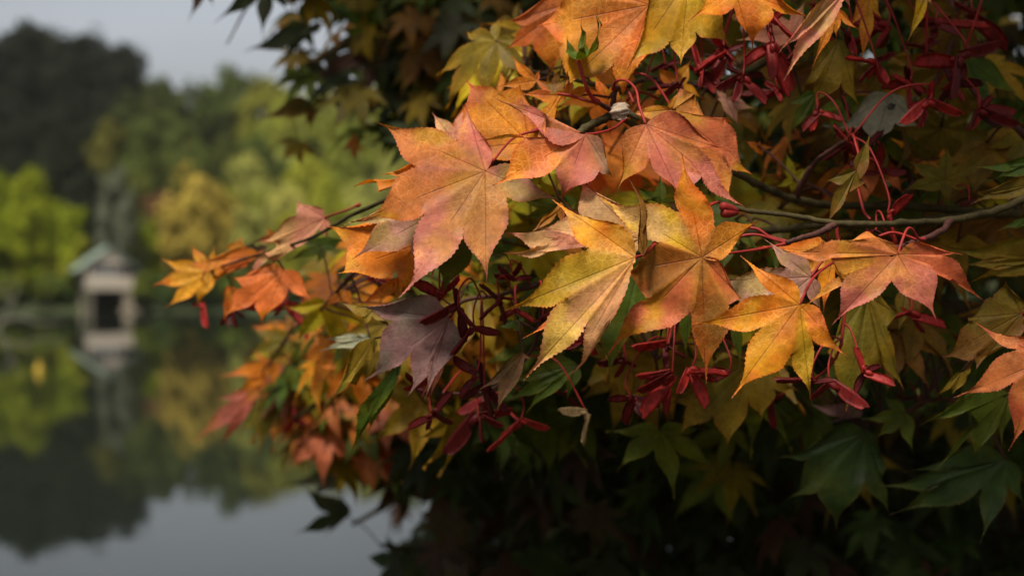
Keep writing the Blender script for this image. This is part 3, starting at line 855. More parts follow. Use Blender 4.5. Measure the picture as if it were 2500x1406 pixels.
# ---- traced leaves: crop, petiole joint, lobe tips in order round the leaf, notches, depth, slopes, palette ...
def traced(c, J, tips, notches, d, gx=0.0, gy=-0.3, pal='salmon', fold=0.35, droop=0.10, patch=0.4, outer=0.26, bulge=0.19, bends=None, stalk=None, label=None, wave=1.0, hi=True):
    global leaf_count
    leaf_count += 1
    sd = leaf_count
    J = cv(c, J); tips = [cv(c, t) for t in tips]
    nts = [cv(c, q) if q else None for q in notches] if notches else None
    V, E, F, U, Lm = leaf_shape(J, tips, nts, outer=outer, bulge=bulge, bends=bends, seed=sd, n1=4 if hi else 3, n2=36 if hi else 12, m=5 if hi else 3)
    rl = random.Random(sd * 7 + 1)
    unit = d / FPX
    pts, flat = [], []
    for p, (a, t, g, u) in zip(V, E):
        dx, dy = p.x - J[0], p.y - J[1]
        r = math.hypot(dx, dy)
        z = gx * dx + gy * dy
        z -= fold * 0.6 * g * (0.35 * t + 0.65 * t * t)
        z += Lm * 0.46 * u * u * (noise.noise(Vector((math.atan2(dy, dx) * 1.3, sd * 2.1, 4))) + 0.1)
        z += droop * (r / Lm) ** 2 * Lm
        z += wave * 0.065 * Lm * noise.noise(Vector((dx / 90 + sd * 5, dy / 90, sd))) * min(1, r / (0.3 * Lm))
        z += wave * 0.02 * Lm * noise.noise(Vector((dx / 30 + sd * 5, dy / 30, sd))) * t * min(1, r / (0.4 * Lm))
        pts.append(P(p.x, p.y, d + z * unit) - MLOC)
        flat.append((dx, dy))
    o = part('leaf', finish_leaf('leaf', pts, flat, E, F, U, PAL[pal] if isinstance(pal, str) else pal, sd, patch))
    if label: o['label'] = label
    # stalk
    Jw = P(J[0], J[1], d)
    if stalk is None:
        e = near_twig(Jw)
        mid = Jw.lerp(e, 0.5) + Vector((0, 0.002, 0.06 * (e - Jw).length))
        sp = [Jw + Vector((0, 0.0004, 0)), mid, e]
    else:
        cc, pp, dd = stalk
        sp = [Jw + Vector((0, 0.0003, 0))]
        for i, q in enumerate(pp):
            x, y = cv(cc, q); f = (i + 1) / len(pp)
            sp.append(P(x, y, d + (dd - d) * f))
    sp = spline(sp, 6); n = len(sp)
    if stalk is None: rad = [0.0005] * n
    else: rad = [0.00062 - 0.0001 * math.sin(math.pi * i / (n - 1)) + (0.0004 if i > n - 3 else 0) for i in range(n)]
    v, f = tube_data(sp, rad, 7)
    part('leaf_stalk', wmesh('leaf_stalk', v, f, M['stalk' if (stalk or d < 0.6) else 'twig']), o)
    return o
leaf_count = 0

TR = traced
# the focused spray
TR('a', (1060, 520), [(1590, 735), (1070, 1280), (475, 1375), (215, 850), (315, 188), (925, 65)], [(1200, 690), (925, 865), (665, 790), (610, 490), (885, 335)],
   0.582, 0.05, -0.33, ('mauve', 'salmon', 'salmon', 'tawny', 'tawny', 'rose'), 0.30, 0.06, 0.4, stalk=('a', [(1110, 455), (1180, 365), (1265, 288), (1420, 240)], 0.60), label='large salmon pink leaf flushed with olive yellow')
TR('a', (800, 760), [(80, 890), (165, 1112), (700, 1250), (1000, 1000)], [(420, 850), (560, 1000), None], 0.592, 0, -0.25, 'mauve', 0.3, 0.1, 0.75, label='dull pink leaf with dark curled tips under the large salmon leaf')
TR('a', (740, 960), [(-15, 893), (70, 1205), (500, 1335), (800, 1200)], [(165, 1000), (470, 1180), None], 0.603, 0, -0.2, 'gold', 0.2, 0.05, 0.35, label='golden leaf under the large salmon leaf')
TR('a', (980, 740), [(500, 1010), (762, 1365), (1230, 1130)], [(740, 1000), (975, 1030)], 0.604, 0, -0.25, 'green', 0.3, 0.05, 0.3)
TR('a', (740, 520), [(335, 545), (172, 622), (330, 650), (600, 430)], [None, (330, 590), None][:2] + [None], 0.612, 0, -0.2, 'coral', 0.4, 0.0, outer=0.3)
TR('a', (860, 330), [(582, 232), (700, 120), (1000, 30)], None, 0.615, 0, -0.2, 'pink', 0.2, 0.0)
TR('k', (2310, 1165), [(1640, 1240), (1795, 658), (2240, 690), (2620, 700)], [(1800, 1030), (2060, 775), None], 0.600, 0, -0.2, 'amber', 0.25, 0.05, 0.1, label='amber leaf behind the large salmon leaf')
TR('k', (2150, 1330), [(1910, 1180), (1980, 1420), (2250, 1250)], None, 0.608, 0, -0.2, 'lime', 0.2, 0)
TR('b', (1000, 460), [(215, 150), (15, 520), (180, 905), (790, 1040), (1240, 840)], [(655, 290), (490, 487), (790, 690), (1120, 775)],
   0.574, 0.05, -0.30, ('rose', 'tawny', 'coral', 'rose', 'mauve'), 0.45, 0.10, 0.4, outer=0.30, stalk=('b', [(1120, 445), (1250, 402), (1345, 320)], 0.60), label='rose and gold leaf between the two largest pink leaves')
TR('b', (1525, 372), [(1265, 960), (1830, 1015), (2395, 1092), (2270, 615)], [(1555, 655), (2005, 810), (1910, 535)],
   0.570, -0.05, -0.33, ('tawny', 'rose', 'rose', 'brick'), 0.5, 0.08, 0.35, outer=0.33, stalk=('e', [(1080, 680), (1060, 580), (1000, 520), (930, 525), (915, 575)], 0.600), label='rosy leaf with deep folded ribs on an arched red stalk')
TR('b', (1757, 245), [(1310, 285), (1820, 55), (2285, 362), (2455, 808), (2300, 1062)], [(1715, 215), (1950, 108), (2200, 330), (2230, 700)],
   0.592, 0, -0.25, ('tawny', 'rust', 'brick', 'rust', 'tawny'), 0.4, 0.12, 0.45, outer=0.30, stalk=('e', [(1230, 600), (1150, 500), (1050, 470), (960, 485), (920, 540), (918, 580)], 0.602), label='rust red leaf with yellow patches behind the folded rosy leaf')
TR('c', (930, 530), [(355, 130), (25, 900), (155, 1380), (470, 1345)], [(630, 475), (470, 800), (612, 950)],
   0.546, 0.03, -0.28, ('gold', 'ochre', 'blush', 'blush'), 0.42, 0.05, 0.4, outer=(0.27, 0.03), bends=[0, 0, 0, -0.06], stalk=('c', [(985, 510), (1035, 455), (1090, 400), (1180, 300)], 0.60), label='pale yellow leaf flushed pink with drooping lobes')
TR('c', (720, 440), [(10, 362), (18, 500), (420, 120)], [(330, 490), None], 0.575, 0, -0.15, 'pink', 0.25, 0.1, 0.4)
TR('c', (965, 400), [(530, -15), (240, 330), (700, 600)], [(570, 260), None], 0.566, 0, -0.15, 'pink', 0.25, 0.05, 0.7, outer=0.22)
TR('c', (985, 520), [(885, -10), (1010, 200)], None, 0.545, -0.4, -0.1, 'bronze', 0.5, 0.0, outer=0.09, bends=[0.09, 0])
TR('c', (600, 830), [(155, 1087), (330, 900), (430, 1150)], None, 0.575, 0, -0.2, 'coral', 0.2, 0)
TR('c', (1390, 530), [(1660, 815), (1415, 1400), (735, 1215), (845, 630), (665, 92), (1251, -186), (1800, 270)],
   [(1565, 850), (1330, 880), (1045, 800), (1100, 425), (1235, 230), (1475, 330)], 0.553, 0.03, -0.12, ('brick', 'umber', 'rust', 'umber', 'yellow', 'orange', 'amber'), 0.35, 0.04, 0.3, bulge=0.17,
   stalk=('c', [(1450, 512), (1600, 498), (1800, 470), (1990, 430)], 0.572), label='amber leaf shading to rust around its dark joint')
TR('d', (850, 630), [(440, 290), (95, 770), (380, 1272), (930, 1300), (1190, 990)], [(700, 565), (605, 775), (800, 950), (905, 800)],
   0.540, 0.0, -0.2, ('gold', 'gold', 'gold', 'ochre', 'coral'), 0.3, 0.05, 0.22, bends=[0, 0, 0, 0, 0.04], stalk=('d', [(920, 480), (985, 405), (1055, 355), (1150, 300)], 0.57), label='bright golden yellow leaf over the amber leaf')
TR('d', (925, 440), [(600, 175), (175, 475), (650, 680), (1000, 700)], [(775, 385), (560, 590), None], 0.562, 0, -0.15, 'mauve', 0.3, 0.06, 0.25, stalk=('d', [(1000, 340), (1055, 300), (1110, 220)], 0.572), label='greyish pink leaf tucked behind the golden leaf')
TR('d', (1080, 270), [(540, 235), (760, 420), (1010, 700), (1160, 480)], None, 0.578, 0, -0.2, 'orange', 0.3, 0.05, 0.3)
TR('d', (1525, 285), [(1330, 128), (750, 266), (833, 672), (1068, 772), (1790, 742), (2125, 612), (1980, 290)], [(1180, 190), (1065, 310), (1200, 412), (1480, 462), (1745, 355), (1830, 290)],
   0.536, 0.03, -0.25, ('tawny', 'tawny', 'tawny', 'rose', 'rose', 'brick', 'brick'), 0.35, 0.10, 0.35, bulge=0.12, stalk=('d', [(1558, 180), (1588, 112), (1622, 112), (1665, 175), (1705, 182)], 0.556), label='brick pink spreading leaf hanging from an arched red stalk')
TR('i', (870, 400), [(200, 325), (250, 850), (560, 970), (690, 985)], [(470, 415), (630, 590), (745, 680)], 0.600, 0, -0.2, 'purple', 0.3, 0.08, 0.4, outer=0.3, label='dusky purple-grey leaf beside the red seeds')
# top
TR('e', (1145, 35), [(640, -140), (420, 172), (590, 572), (955, 660)], [(700, -20), (600, 275), (925, 395)], 0.600, 0, -0.2, ('orange', 'orange', 'tawny', 'coral'), 0.3, 0.05, 0.3, bulge=0.17, label='broad orange-brown leaf at the top of the spray')
TR('e', (640, 20), [(230, 150), (220, 322), (505, 492), (760, 300)], [(360, 165), (400, 260), None], 0.64, 0, -0.2, 'coral', 0.3, 0.1, 0.3)
TR('e', (1400, -140), [(1000, 458), (1345, 420), (1660, 300), (1900, -60)], [(1285, 260), (1440, 200), None], 0.594, 0, -0.15, 'ochre', 0.25, 0.05, 0.4, bulge=0.17)
TR('e', (1690, -80), [(1395, 142), (1808, 318), (2195, 128)], [(1690, 50), (1930, 50)], 0.588, 0, -0.15, 'orange', 0.3, 0.05, 0.55, bulge=0.18)
TR('e', (2410, -60), [(1970, 352), (2008, 522), (2440, 60)], [(2190, 180), None], 0.582, -0.1, -0.1, 'pink', 0.5, 0.05, 0.3, outer=0.12, bends=[0.03, 0.02, 0], label='pale pink drooping leaf with thin curled tips')
TR('e', (2350, 60), [(2185, 452), (2350, 250), (2500, 200)], None, 0.600, 0, -0.1, 'gold', 0.3, 0.0, outer=0.14)
TR('e', (2080, 210), [(1700, 260), (1750, 80), (2150, 0), (2190, 200)], None, 0.66, 0, -0.1, 'pink', 0.2, 0)
TR('e', (1320, 560), [(1150, 620), (1180, 420), (1420, 380), (1500, 640)], None, 0.64, 0, -0.1, 'gold', 0.2, 0)
TR('e', (1640, 640), [(1560, 560), (1720, 820), (1850, 700)], None, 0.65, 0, -0.1, 'mauve', 0.2, 0)
TR('e', (420, 520), [(150, 560), (250, 350), (440, 440)], None, 0.63, 0, -0.1, 'coral', 0.3, 0)
TR('e', (620, 620), [(290, 600), (380, 490), (640, 480), (820, 560)], None, 0.612, 0, -0.1, 'amber', 0.3, 0)
TR('e', (880, 640), [(640, 590), (790, 480), (960, 520), (900, 900)], None, 0.625, 0, -0.1, 'orange', 0.3, 0, 0.2)
TR('o', (840, 275), [(575, 615), (665, 752), (980, 752)], [(700, 530), (858, 548)], 0.628, 0, -0.15, 'olive', 0.3, 0.05, 0.6, outer=0.2)
s_leaf = TR('o', (1185, 650), [(800, 905), (1080, 1010), (1400, 900)], [(1010, 840), (1220, 840)], 0.65, 0, -0.25, 'pale', 0.15, 0.0, 0.3, outer=0.26, label='pale grey-green leaf underside with a beetle on it')
TR('o', (1050, -30), [(900, 200), (990, 460), (1140, 140)], None, 0.63, 0, -0.15, 'gold', 0.2, 0)
TR('o', (1450, -60), [(1330, 180), (1300, 310), (1480, 40)], None, 0.62, 0, -0.15, 'yellow', 0.3, 0, 0.2)
TR('o', (680, 640), [(470, 720), (480, 950), (620, 930), (700, 740)], None, 0.65, 0, -0.15, 'green', 0.3, 0.05)
TR('o', (1720, 420), [(2110, 690), (1900, 760), (1640, 600)], None, 0.68, 0, -0.15, 'green', 0.3, 0.05, 0.8)
TR('o', (280, 1000), [(190, 970), (320, 1090), (400, 1010), (300, 960)], None, 0.66, 0, -0.1, 'coral', 0.2, 0)
TR('o', (1540, 1090), [(1480, 1110), (1570, 1200), (1680, 1120), (1560, 1000)], None, 0.70, 0, -0.1, 'coral', 0.2, 0)
# right-hand side
TR('g', (670, 478), [(400, 575), (400, 985), (800, 682), (798, 108)], [(560, 592), (592, 680), (700, 560)], 0.585, 0.1, -0.15, 'bronze', 0.5, 0.05, 0.6, outer=0.2, bends=[0, 0.02, 0, 0.04], stalk=('g', [(690, 360), (665, 255), (640, 175), (612, 190), (600, 225)], 0.612), label='small bronze leaf crumpled and hanging on a red stalk')
TR('g', (2240, 590), [(1690, 690), (1645, 772), (2050, 900), (2330, 800)], [(1850, 680), None, None], 0.60, 0, -0.2, 'bronze', 0.35, 0.05, 0.6, outer=0.2)
TR('g', (2270, 400), [(1668, 446), (1830, 560), (2150, 700)], None, 0.61, 0, -0.2, 'green', 0.35, 0.05, 0.9, outer=0.15)
TR('g', (1430, 560), [(1040, 660), (1110, 392), (1450, 250), (1850, 318), (1720, 610), (1440, 800)], None, 0.66, 0, -0.2, 'olive', 0.3, 0.05, 0.3)
TR('g', (2330, 1240), [(1370, 1130), (1570, 1290), (1650, 1440), (2100, 1600)], None, 0.62, 0, -0.15, 'olive', 0.3, 0.05, 0.4)
TR('g', (2350, 800), [(1990, 1000), (1860, 1010), (2140, 1180), (2400, 1100)], None, 0.615, 0, -0.15, 'green', 0.3, 0.05, 0.2)
TR('g', (1000, 480), [(890, 330), (1150, 560), (920, 600), (780, 560)], None, 0.69, 0, -0.15, 'green', 0.3, 0.05)
TR('g', (130, 560), [(-40, 620), (120, 690), (260, 440), (60, 300)], None, 0.69, 0, -0.15, 'lime', 0.3, 0.05)
TR('h', (1388, 240), [(1280, 15), (1015, 270), (845, 540), (1080, 620)], [(1200, 130), (1035, 300), (1080, 520)], 0.600, 0, -0.2, 'bronze', 0.35, 0.06, 0.2, bulge=0.2, outer=0.3, stalk=('h', [(1420, 235), (1460, 235)], 0.605), label='bronze leaf with blunt lobes by the drooping red leaf')
TR('h', (1560, 560), [(1060, 290), (918, 818), (1298, 1185), (1600, 1050)], [(1370, 485), (1340, 700), None], 0.572, 0, -0.2, 'brick', 0.3, 0.06, 0.2, bulge=0.17, label='drooping red-brown leaf cut by the edge of the spray')
TR('h', (330, 120), [(60, 500), (172, 930), (430, 645), (588, 772), (540, 250)], [(110, 560), (280, 560), (430, 540), (460, 330)], 0.622, 0, -0.2, 'olive', 0.3, 0.06, 0.3, bulge=0.06)
TR('h', (600, 60), [(545, 385), (705, 310), (730, 190)], [(610, 220), (690, 170)], 0.640, 0, -0.2, 'bronze', 0.3, 0.06, 0.6)
TR('h', (1300, 790), [(682, 1012), (790, 1320), (1050, 1245), (1250, 1150)], [(1030, 900), (1060, 1020), None], 0.630, 0, -0.2, 'green', 0.35, 0.08, 0.7)
TR('h', (980, 640), [(800, 810), (900, 815), (1060, 560)], None, 0.615, 0, -0.2, 'olive', 0.3, 0.05, outer=0.12)
TR('m', (1430, 290), [(840, 460), (900, 740), (1225, 960), (1590, 850), (1560, 500)], [(1080, 440), (1130, 640), (1420, 600), (1540, 620)], 0.70, 0, -0.2, 'dgreen', 0.3, 0.06, 0.2)  # colour darkened from olive to stand for shade under the crown
TR('m', (1690, 160), [(1520, 30), (1400, 200), (1490, 330), (1745, 440)], None, 0.69, 0, -0.2, 'green', 0.3, 0.06, 0.5)
TR('m', (2380, 480), [(1680, 565), (1508, 652), (1585, 850), (2200, 1040), (2500, 800)], None, 0.69, 0, -0.2, 'dgreen', 0.3, 0.06, 0.2)  # green taken darker, deep shade put into the leaf colour
TR('m', (1380, 190), [(1000, 80), (1150, 220), (1400, 100)], None, 0.71, 0, -0.2, 'purple', 0.3, 0.06, 0.2)
TR('j', (1500, 330), [(890, 640), (965, 882), (1310, 985), (1590, 780), (1885, 550)], [(1080, 640), (1230, 720), (1480, 600), (1680, 520)], 0.68, 0, -0.2, 'olive', 0.3, 0.06, 0.95, label='ochre leaf hanging below the golden leaf')
# greens between and below
TR('c', (960, 560), [(640, 900), (752, 1400), (1010, 1000)], [(740, 850), (900, 950)], 0.612, 0, -0.2, 'green', 0.3, 0.05, 0.4, outer=0.2)
TR('c', (1300, 800), [(1150, 1000), (1280, 1230), (1350, 1000)], None, 0.615, 0, -0.2, 'green', 0.3, 0.05, 0.3)
TR('c', (1590, 900), [(1540, 1030), (1650, 1310), (1700, 1000)], None, 0.61, 0, -0.2, 'green', 0.3, 0.05, 0.3, outer=0.18)
TR('c', (1100, 160), [(900, 20), (1000, 130), (1250, 150), (1100, -60)], None, 0.61, 0, -0.2, 'green', 0.3, 0.05, 0.1)
TR('c', (480, 200), [(70, 100), (130, 260), (330, 360), (540, 100)], None, 0.62, 0, -0.2, 'green', 0.3, 0.05, 0.3)
TR('c', (420, 150), [(250, 330), (190, 380), (440, 330)], None, 0.605, 0, -0.2, 'rust', 0.3, 0.05, outer=0.15)
TR('b', (640, 780), [(500, 720), (760, 960), (900, 700)], None, 0.615, 0, -0.2, 'lime', 0.3, 0.05, 0.3)
TR('i', (1780, 730), [(1270, 860), (1250, 1005), (1415, 1090), (1700, 1000)], None, 0.64, 0, -0.2, 'green', 0.3, 0.05, 0.2)
TR('i', (1400, 648), [(1065, 925), (1182, 1105), (1470, 700)], [(1270, 800), None], 0.60, 0, -0.2, 'brown', 0.4, 0.05, 0.3, outer=0.12, label='narrow grey-brown leaf folded among the red seeds')
TR('i', (335, 545), [(25, 992), (200, 880), (330, 680)], [(150, 860), None], 0.625, 0, -0.2, 'olive', 0.35, 0.05, 0.9, outer=0.22)
TR('i', (520, 690), [(155, 1385), (278, 1228), (480, 900)], [(300, 950), None], 0.625, 0, -0.2, 'green', 0.4, 0.05, 0.8, outer=0.10)
TR('i', (300, 540), [(-75, 640), (-40, 560), (200, 500)], None, 0.69, 0, -0.2, 'pale', 0.3, 0.05, 0.9, outer=0.16)
TR('i', (500, 110), [(195, 330), (380, 130), (520, 330)], None, 0.612, 0, -0.2, 'orange', 0.3, 0.05, 0.2, outer=0.25)
TR('i', (300, 330), [(75, 285), (440, 440), (250, 480)], None, 0.63, 0, -0.2, 'olive', 0.3, 0.05, 0.8, outer=0.2)
TR('i', (830, 620), [(655, 985), (720, 985), (850, 720)], None, 0.612, 0, -0.2, 'pink', 0.4, 0.05, 0.3, outer=0.14)
TR('i', (1000, 160), [(930, 250), (1100, 280), (1120, 130)], None, 0.65, 0, -0.2, 'green', 0.3, 0.05, 0.6)
TR('i', (1330, 420), [(1210, 470), (1420, 520), (1450, 380)], None, 0.64, 0, -0.2, 'green', 0.3, 0.05, 0.5)
# tip of the branch, out of focus
TR('f', (890, 165), [(745, 75), (575, 285), (485, 455), (640, 388), (905, 272)], [(765, 150), (650, 270), (600, 340), (860, 215)], 0.700, 0.1, -0.3, 'pink', 0.45, 0.05, 0.2, bulge=0.18, outer=0.3, stalk=('f', [(940, 145), (1000, 125), (1060, 100)], 0.68), label='folded pink leaf arching above the branch tip')
TR('f', (690, 420), [(440, 460), (388, 662), (575, 697), (838, 592)], [(500, 500), (560, 565), (712, 508)], 0.72, 0, -0.3, 'coral', 0.25, 0.1, 0.3, bulge=0.18, label='smooth coral leaf hanging at the branch tip')
TR('f', (580, 350), [(215, 392), (285, 510), (450, 420), (640, 330)], [(330, 420), None, None], 0.76, 0, -0.3, 'coral', 0.3, 0.1, 0.6, outer=0.2)
TR('f', (330, 430), [(350, 295), (225, 293), (82, 362), (36, 502), (105, 605), (250, 610)], None, 0.80, 0, -0.25, 'gold', 0.25, 0.05, 0.25, label='golden orange leaf at the very tip of the branch')
TR('f', (640, 250), [(600, 205), (540, 290), (700, 300)], None, 0.80, 0, -0.2, 'orange', 0.2, 0)
TR('f', (470, 290), [(380, 320), (480, 255), (520, 340)], None, 0.84, 0, -0.2, 'orange', 0.2, 0)
TR('f', (560, 330), [(500, 280), (620, 290), (690, 380)], None, 0.78, 0, -0.2, 'wine', 0.2, 0)
TR('f', (870, 300), [(700, 380), (760, 280), (1000, 260), (850, 400)], None, 0.74, 0, -0.2, 'green', 0.2, 0)
TR('f', (990, 520), [(1040, 610), (900, 480), (870, 620)], None, 0.72, 0, -0.2, 'gold', 0.2, 0)
TR('f', (430, 500), [(380, 560), (400, 690), (470, 600)], None, 0.79, 0, -0.2, 'orange', 0.2, 0)
TR('f', (650, 870), [(355, 945), (520, 810), (420, 1060), (640, 1000)], None, 0.98, 0, -0.25, 'coral', 0.2, 0.05, 0.6)
TR('f', (560, 1010), [(350, 1055), (230, 1285), (370, 1295), (520, 1150)], None, 1.02, 0, -0.25, 'rose', 0.2, 0.05, 0.1, outer=0.2)
TR('f', (650, 1060), [(460, 1225), (560, 1330), (690, 1200)], None, 1.00, 0, -0.25, 'olive', 0.2, 0.05, 0.3)
TR('f', (720, 760), [(520, 705), (500, 835), (620, 880), (780, 900)], None, 0.93, 0, -0.25, 'olive', 0.2, 0.05, 0.8)
TR('f', (860, 980), [(760, 900), (790, 1120), (900, 1080), (900, 850)], None, 0.90, 0, -0.25, 'lime', 0.2, 0.05, 0.3)
TR('f', (740, 880), [(640, 960), (700, 1040), (830, 1060), (840, 820)], None, 0.93, 0, -0.25, 'green', 0.2, 0.05, 0.8)
TR('f', (650, 720), [(520, 690), (600, 830), (760, 800), (700, 660)], None, 0.95, 0, -0.25, 'coral', 0.2, 0.05, 0.8)
TR('f', (600, 960), [(440, 1120), (600, 1130), (690, 1040)], None, 1.0, 0, -0.25, 'rust', 0.2, 0.05, 0.5)
TR('f', (1010, 640), [(880, 560), (860, 720), (1010, 760)], None, 0.80, 0, -0.25, 'olive', 0.2, 0.05, 0.8)
TR('f', (1000, 800), [(900, 820), (920, 960), (1050, 900)], None, 0.82, 0, -0.25, 'lime', 0.2, 0.05, 0.2)
# leaves of the deeper boughs against sky and water
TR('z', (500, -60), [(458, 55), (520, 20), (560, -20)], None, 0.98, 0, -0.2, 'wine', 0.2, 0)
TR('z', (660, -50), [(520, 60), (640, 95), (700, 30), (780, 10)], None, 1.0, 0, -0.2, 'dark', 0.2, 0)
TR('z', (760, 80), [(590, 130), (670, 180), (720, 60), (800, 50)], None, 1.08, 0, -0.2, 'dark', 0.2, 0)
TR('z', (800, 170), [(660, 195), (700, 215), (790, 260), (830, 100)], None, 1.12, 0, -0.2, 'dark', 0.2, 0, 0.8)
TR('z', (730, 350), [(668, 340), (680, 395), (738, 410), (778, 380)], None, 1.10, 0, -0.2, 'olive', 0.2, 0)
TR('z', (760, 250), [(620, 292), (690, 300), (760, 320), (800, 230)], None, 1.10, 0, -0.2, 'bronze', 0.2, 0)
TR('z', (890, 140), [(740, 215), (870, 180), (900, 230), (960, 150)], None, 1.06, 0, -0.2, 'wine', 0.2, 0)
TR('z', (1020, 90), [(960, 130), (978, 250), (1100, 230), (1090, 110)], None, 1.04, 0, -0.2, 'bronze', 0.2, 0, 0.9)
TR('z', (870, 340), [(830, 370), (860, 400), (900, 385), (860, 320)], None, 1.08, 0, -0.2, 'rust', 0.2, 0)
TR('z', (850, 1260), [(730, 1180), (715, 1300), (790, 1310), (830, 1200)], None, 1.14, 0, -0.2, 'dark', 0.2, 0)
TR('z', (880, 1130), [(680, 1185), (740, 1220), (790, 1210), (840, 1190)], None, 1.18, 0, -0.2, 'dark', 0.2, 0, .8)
n_traced = leaf_count

# ---- seeded filler leaves: shared meshes, each its own object, stalk reaching the nearest twig
def generic_leaf(seed, hi):
    r = random.Random(seed)
    angs = [-125, -82, -40, 0, 40, 82, 125]
    lens = [0.50, 0.80, 1.0, 1.08, 1.0, 0.80, 0.50]
    if seed % 2: angs = [-100, -50, 0, 50, 100]; lens = [0.7, 0.95, 1.1, 0.95, 0.7]
    tips = []
    for a, l in zip(angs, lens):
        a = R(a + r.uniform(-7, 7)); l *= r.uniform(0.88, 1.1) * 210
        tips.append((math.sin(a) * l, math.cos(a) * l))
    V, E, F, U, Lm = leaf_shape((0, 0), tips, None, seed=seed, bulge=0.15, outer=0.2, n1=3 if hi else 1, n2=12 if hi else 4, m=3 if hi else 1, serr=0.008 if hi else 0)
    pts, flat = [], []
    for p, (a, t, g, u) in zip(V, E):
        rr_ = p.length
        z = 0.30 * t * g - 0.16 * (rr_ / Lm) ** 2 * Lm + 0.05 * Lm * noise.noise(Vector((p.x / 90, p.y / 90, seed)))
        z += -0.25 * Lm * max(0, u - 0.3) ** 2 * r.choice((0.4, 1, 1.6))
        pts.append((p.x / 210, p.y / 210, z / 210)); flat.append((p.x, p.y))
    return pts, flat, E, F, U
WHITE = ((1, 1, 1), (1.25, 1.08, 0.9), (1.5, 0.8, 0.8))
GL = []
for s_ in range(8):
    pts, flat, E, F, U = generic_leaf(s_ + 100, True)
    GL.append(finish_leaf('leaf', pts, flat, E, F, U, WHITE, s_ + 100))
sv_, sf_ = tube_data([(0, 0, 0), (0, -0.25, 0.06), (0, -0.55, 0.16), (0, -0.85, 0.2)], [0.016, 0.015, 0.016, 0.022], 6)

def frame(cdir, ndir):
    y = Vector(cdir).normalized(); n = Vector(ndir)
    n = (n - y * n.dot(y)).normalized(); x = y.cross(n)
    return Matrix((x, y, n)).transposed()
def rand_frame(r, flat=0.5):
    az = r.uniform(0, 6.283)
    cd = Vector((math.cos(az) * 0.8 - 0.25, math.sin(az) * 0.5 - 0.35, -r.uniform(0.3, 1.2)))
    nd = Vector((r.uniform(-.5, .4), -r.uniform(0.15, 1.0), r.uniform(0.5, 1.1)))
    return frame(cd, nd)
def scatter_leaves(count, box_, drange, pals, size=(0.030, 0.042), reject=None):
    made = 0; tries = 0
    while made < count and tries < count * 20:
        tries += 1
        px, py = random.uniform(box_[0], box_[2]), random.uniform(box_[1], box_[3])
        d = random.uniform(*drange)
        if reject and reject(px, py, d): continue
        p = P(px, py, d)
        m3 = rand_frame(random)
        s = random.uniform(*size)
        o = part('leaf', random.choice(GL))
        o.matrix_parent_inverse = Matrix()
        o.location = p - MLOC
        o.rotation_euler = m3.to_euler(); o.scale = (s, s, s * random.uniform(0.7, 1.3))
        c = PAL[random.choice(pals)]
        q = mix3(c[0], c[1], random.random())
        j = random.uniform(0.8, 1.15)
        o.color = (q[0] * j, q[1] * j, q[2] * j, 1)
        e = near_twig(p)
        inv = (Matrix.Translation(p) @ m3.to_4x4() @ Matrix.Diagonal((*o.scale, 1))).inverted()
        mid = p.lerp(e, 0.5) + Vector((0, 0, 0.18 * (e - p).length))
        sp = spline([p, mid, e], 4)
        v, f = tube_data(sp, 0.0006, 5)
        st = part('leaf_stalk', mesh('leaf_stalk', [inv @ q_ for q_ in v], f, M['twig']), o)
        made += 1

MIDP = ['green', 'green', 'olive', 'olive', 'lime', 'bronze', 'orange', 'coral']
scatter_leaves(26, (1650, -20, 2500, 300), (0.68, 0.80), ['olive', 'green', 'olive', 'amber', 'bronze', 'green'])
scatter_leaves(30, (1850, 300, 2520, 560), (0.69, 0.82), ['green', 'olive', 'green', 'lime', 'rust', 'bronze'])
scatter_leaves(22, (1250, 420, 1850, 780), (0.66, 0.78), ['green', 'green', 'lime', 'olive'])
scatter_leaves(16, (1150, 20, 1700, 420), (0.68, 0.80), ['orange', 'amber', 'coral', 'olive', 'lime'])
scatter_leaves(22, (2000, 560, 2520, 900), (0.68, 0.85), ['green', 'olive', 'green', 'bronze'])
scatter_leaves(26, (1000, 800, 2000, 1050), (0.70, 0.88), ['green', 'green', 'dgreen', 'olive'])
scatter_leaves(20, (760, 560, 1150, 900), (0.74, 0.92), ['green', 'lime', 'olive', 'gold', 'amber'])
scatter_leaves(10, (660, 820, 900, 1060), (1.0, 1.12), ['green', 'olive', 'bronze', 'lime', 'rust'])

# ---- the mass of leaves behind and above, too many to count
LO = [generic_leaf(s_ + 200, False) for s_ in range(6)]
fo_v, fo_f, fo_c, fo_uv1, fo_uv2 = [], [], [], [], []
voff = 0
def mass(count, sampler, pals, size=(0.032, 0.046)):
    global voff
    r = random.Random(count)
    for _ in range(count):
        p = sampler(r)
        if p is None: continue
        pts, flat, E, F, U = r.choice(LO)
        m3 = np.array(rand_frame(r)); s = r.uniform(*size)
        v = (np.array(pts) * s) @ m3.T + np.array(p - MLOC)
        fo_v.append(v)
        fo_f.extend([tuple(i + voff for i in f) for f in F])
        c = PAL[r.choice(pals)]; q = mix3(c[0], c[1], r.random()); j = r.uniform(0.75, 1.2)
        fo_c.append(np.tile(np.array([q[0] * j, q[1] * j, q[2] * j, 1.0]), (len(pts), 1)))
        for f, u in zip(F, U):
            for i, w in zip(f, u):
                fo_uv1.extend((flat[i][0] / 500 + p.x * 9, flat[i][1] / 500 + p.z * 9)); fo_uv2.extend(w)
        voff += len(pts)
def pixbox(x0, y0, x1, y1, d0, d1, edge=None):
    def f(r):
        for _ in range(30):
            px, py, d = r.uniform(x0, x1), r.uniform(y0, y1), r.uniform(d0, d1)
            if edge is None or edge(px, py, r): return P(px, py, d)
        return None
    return f
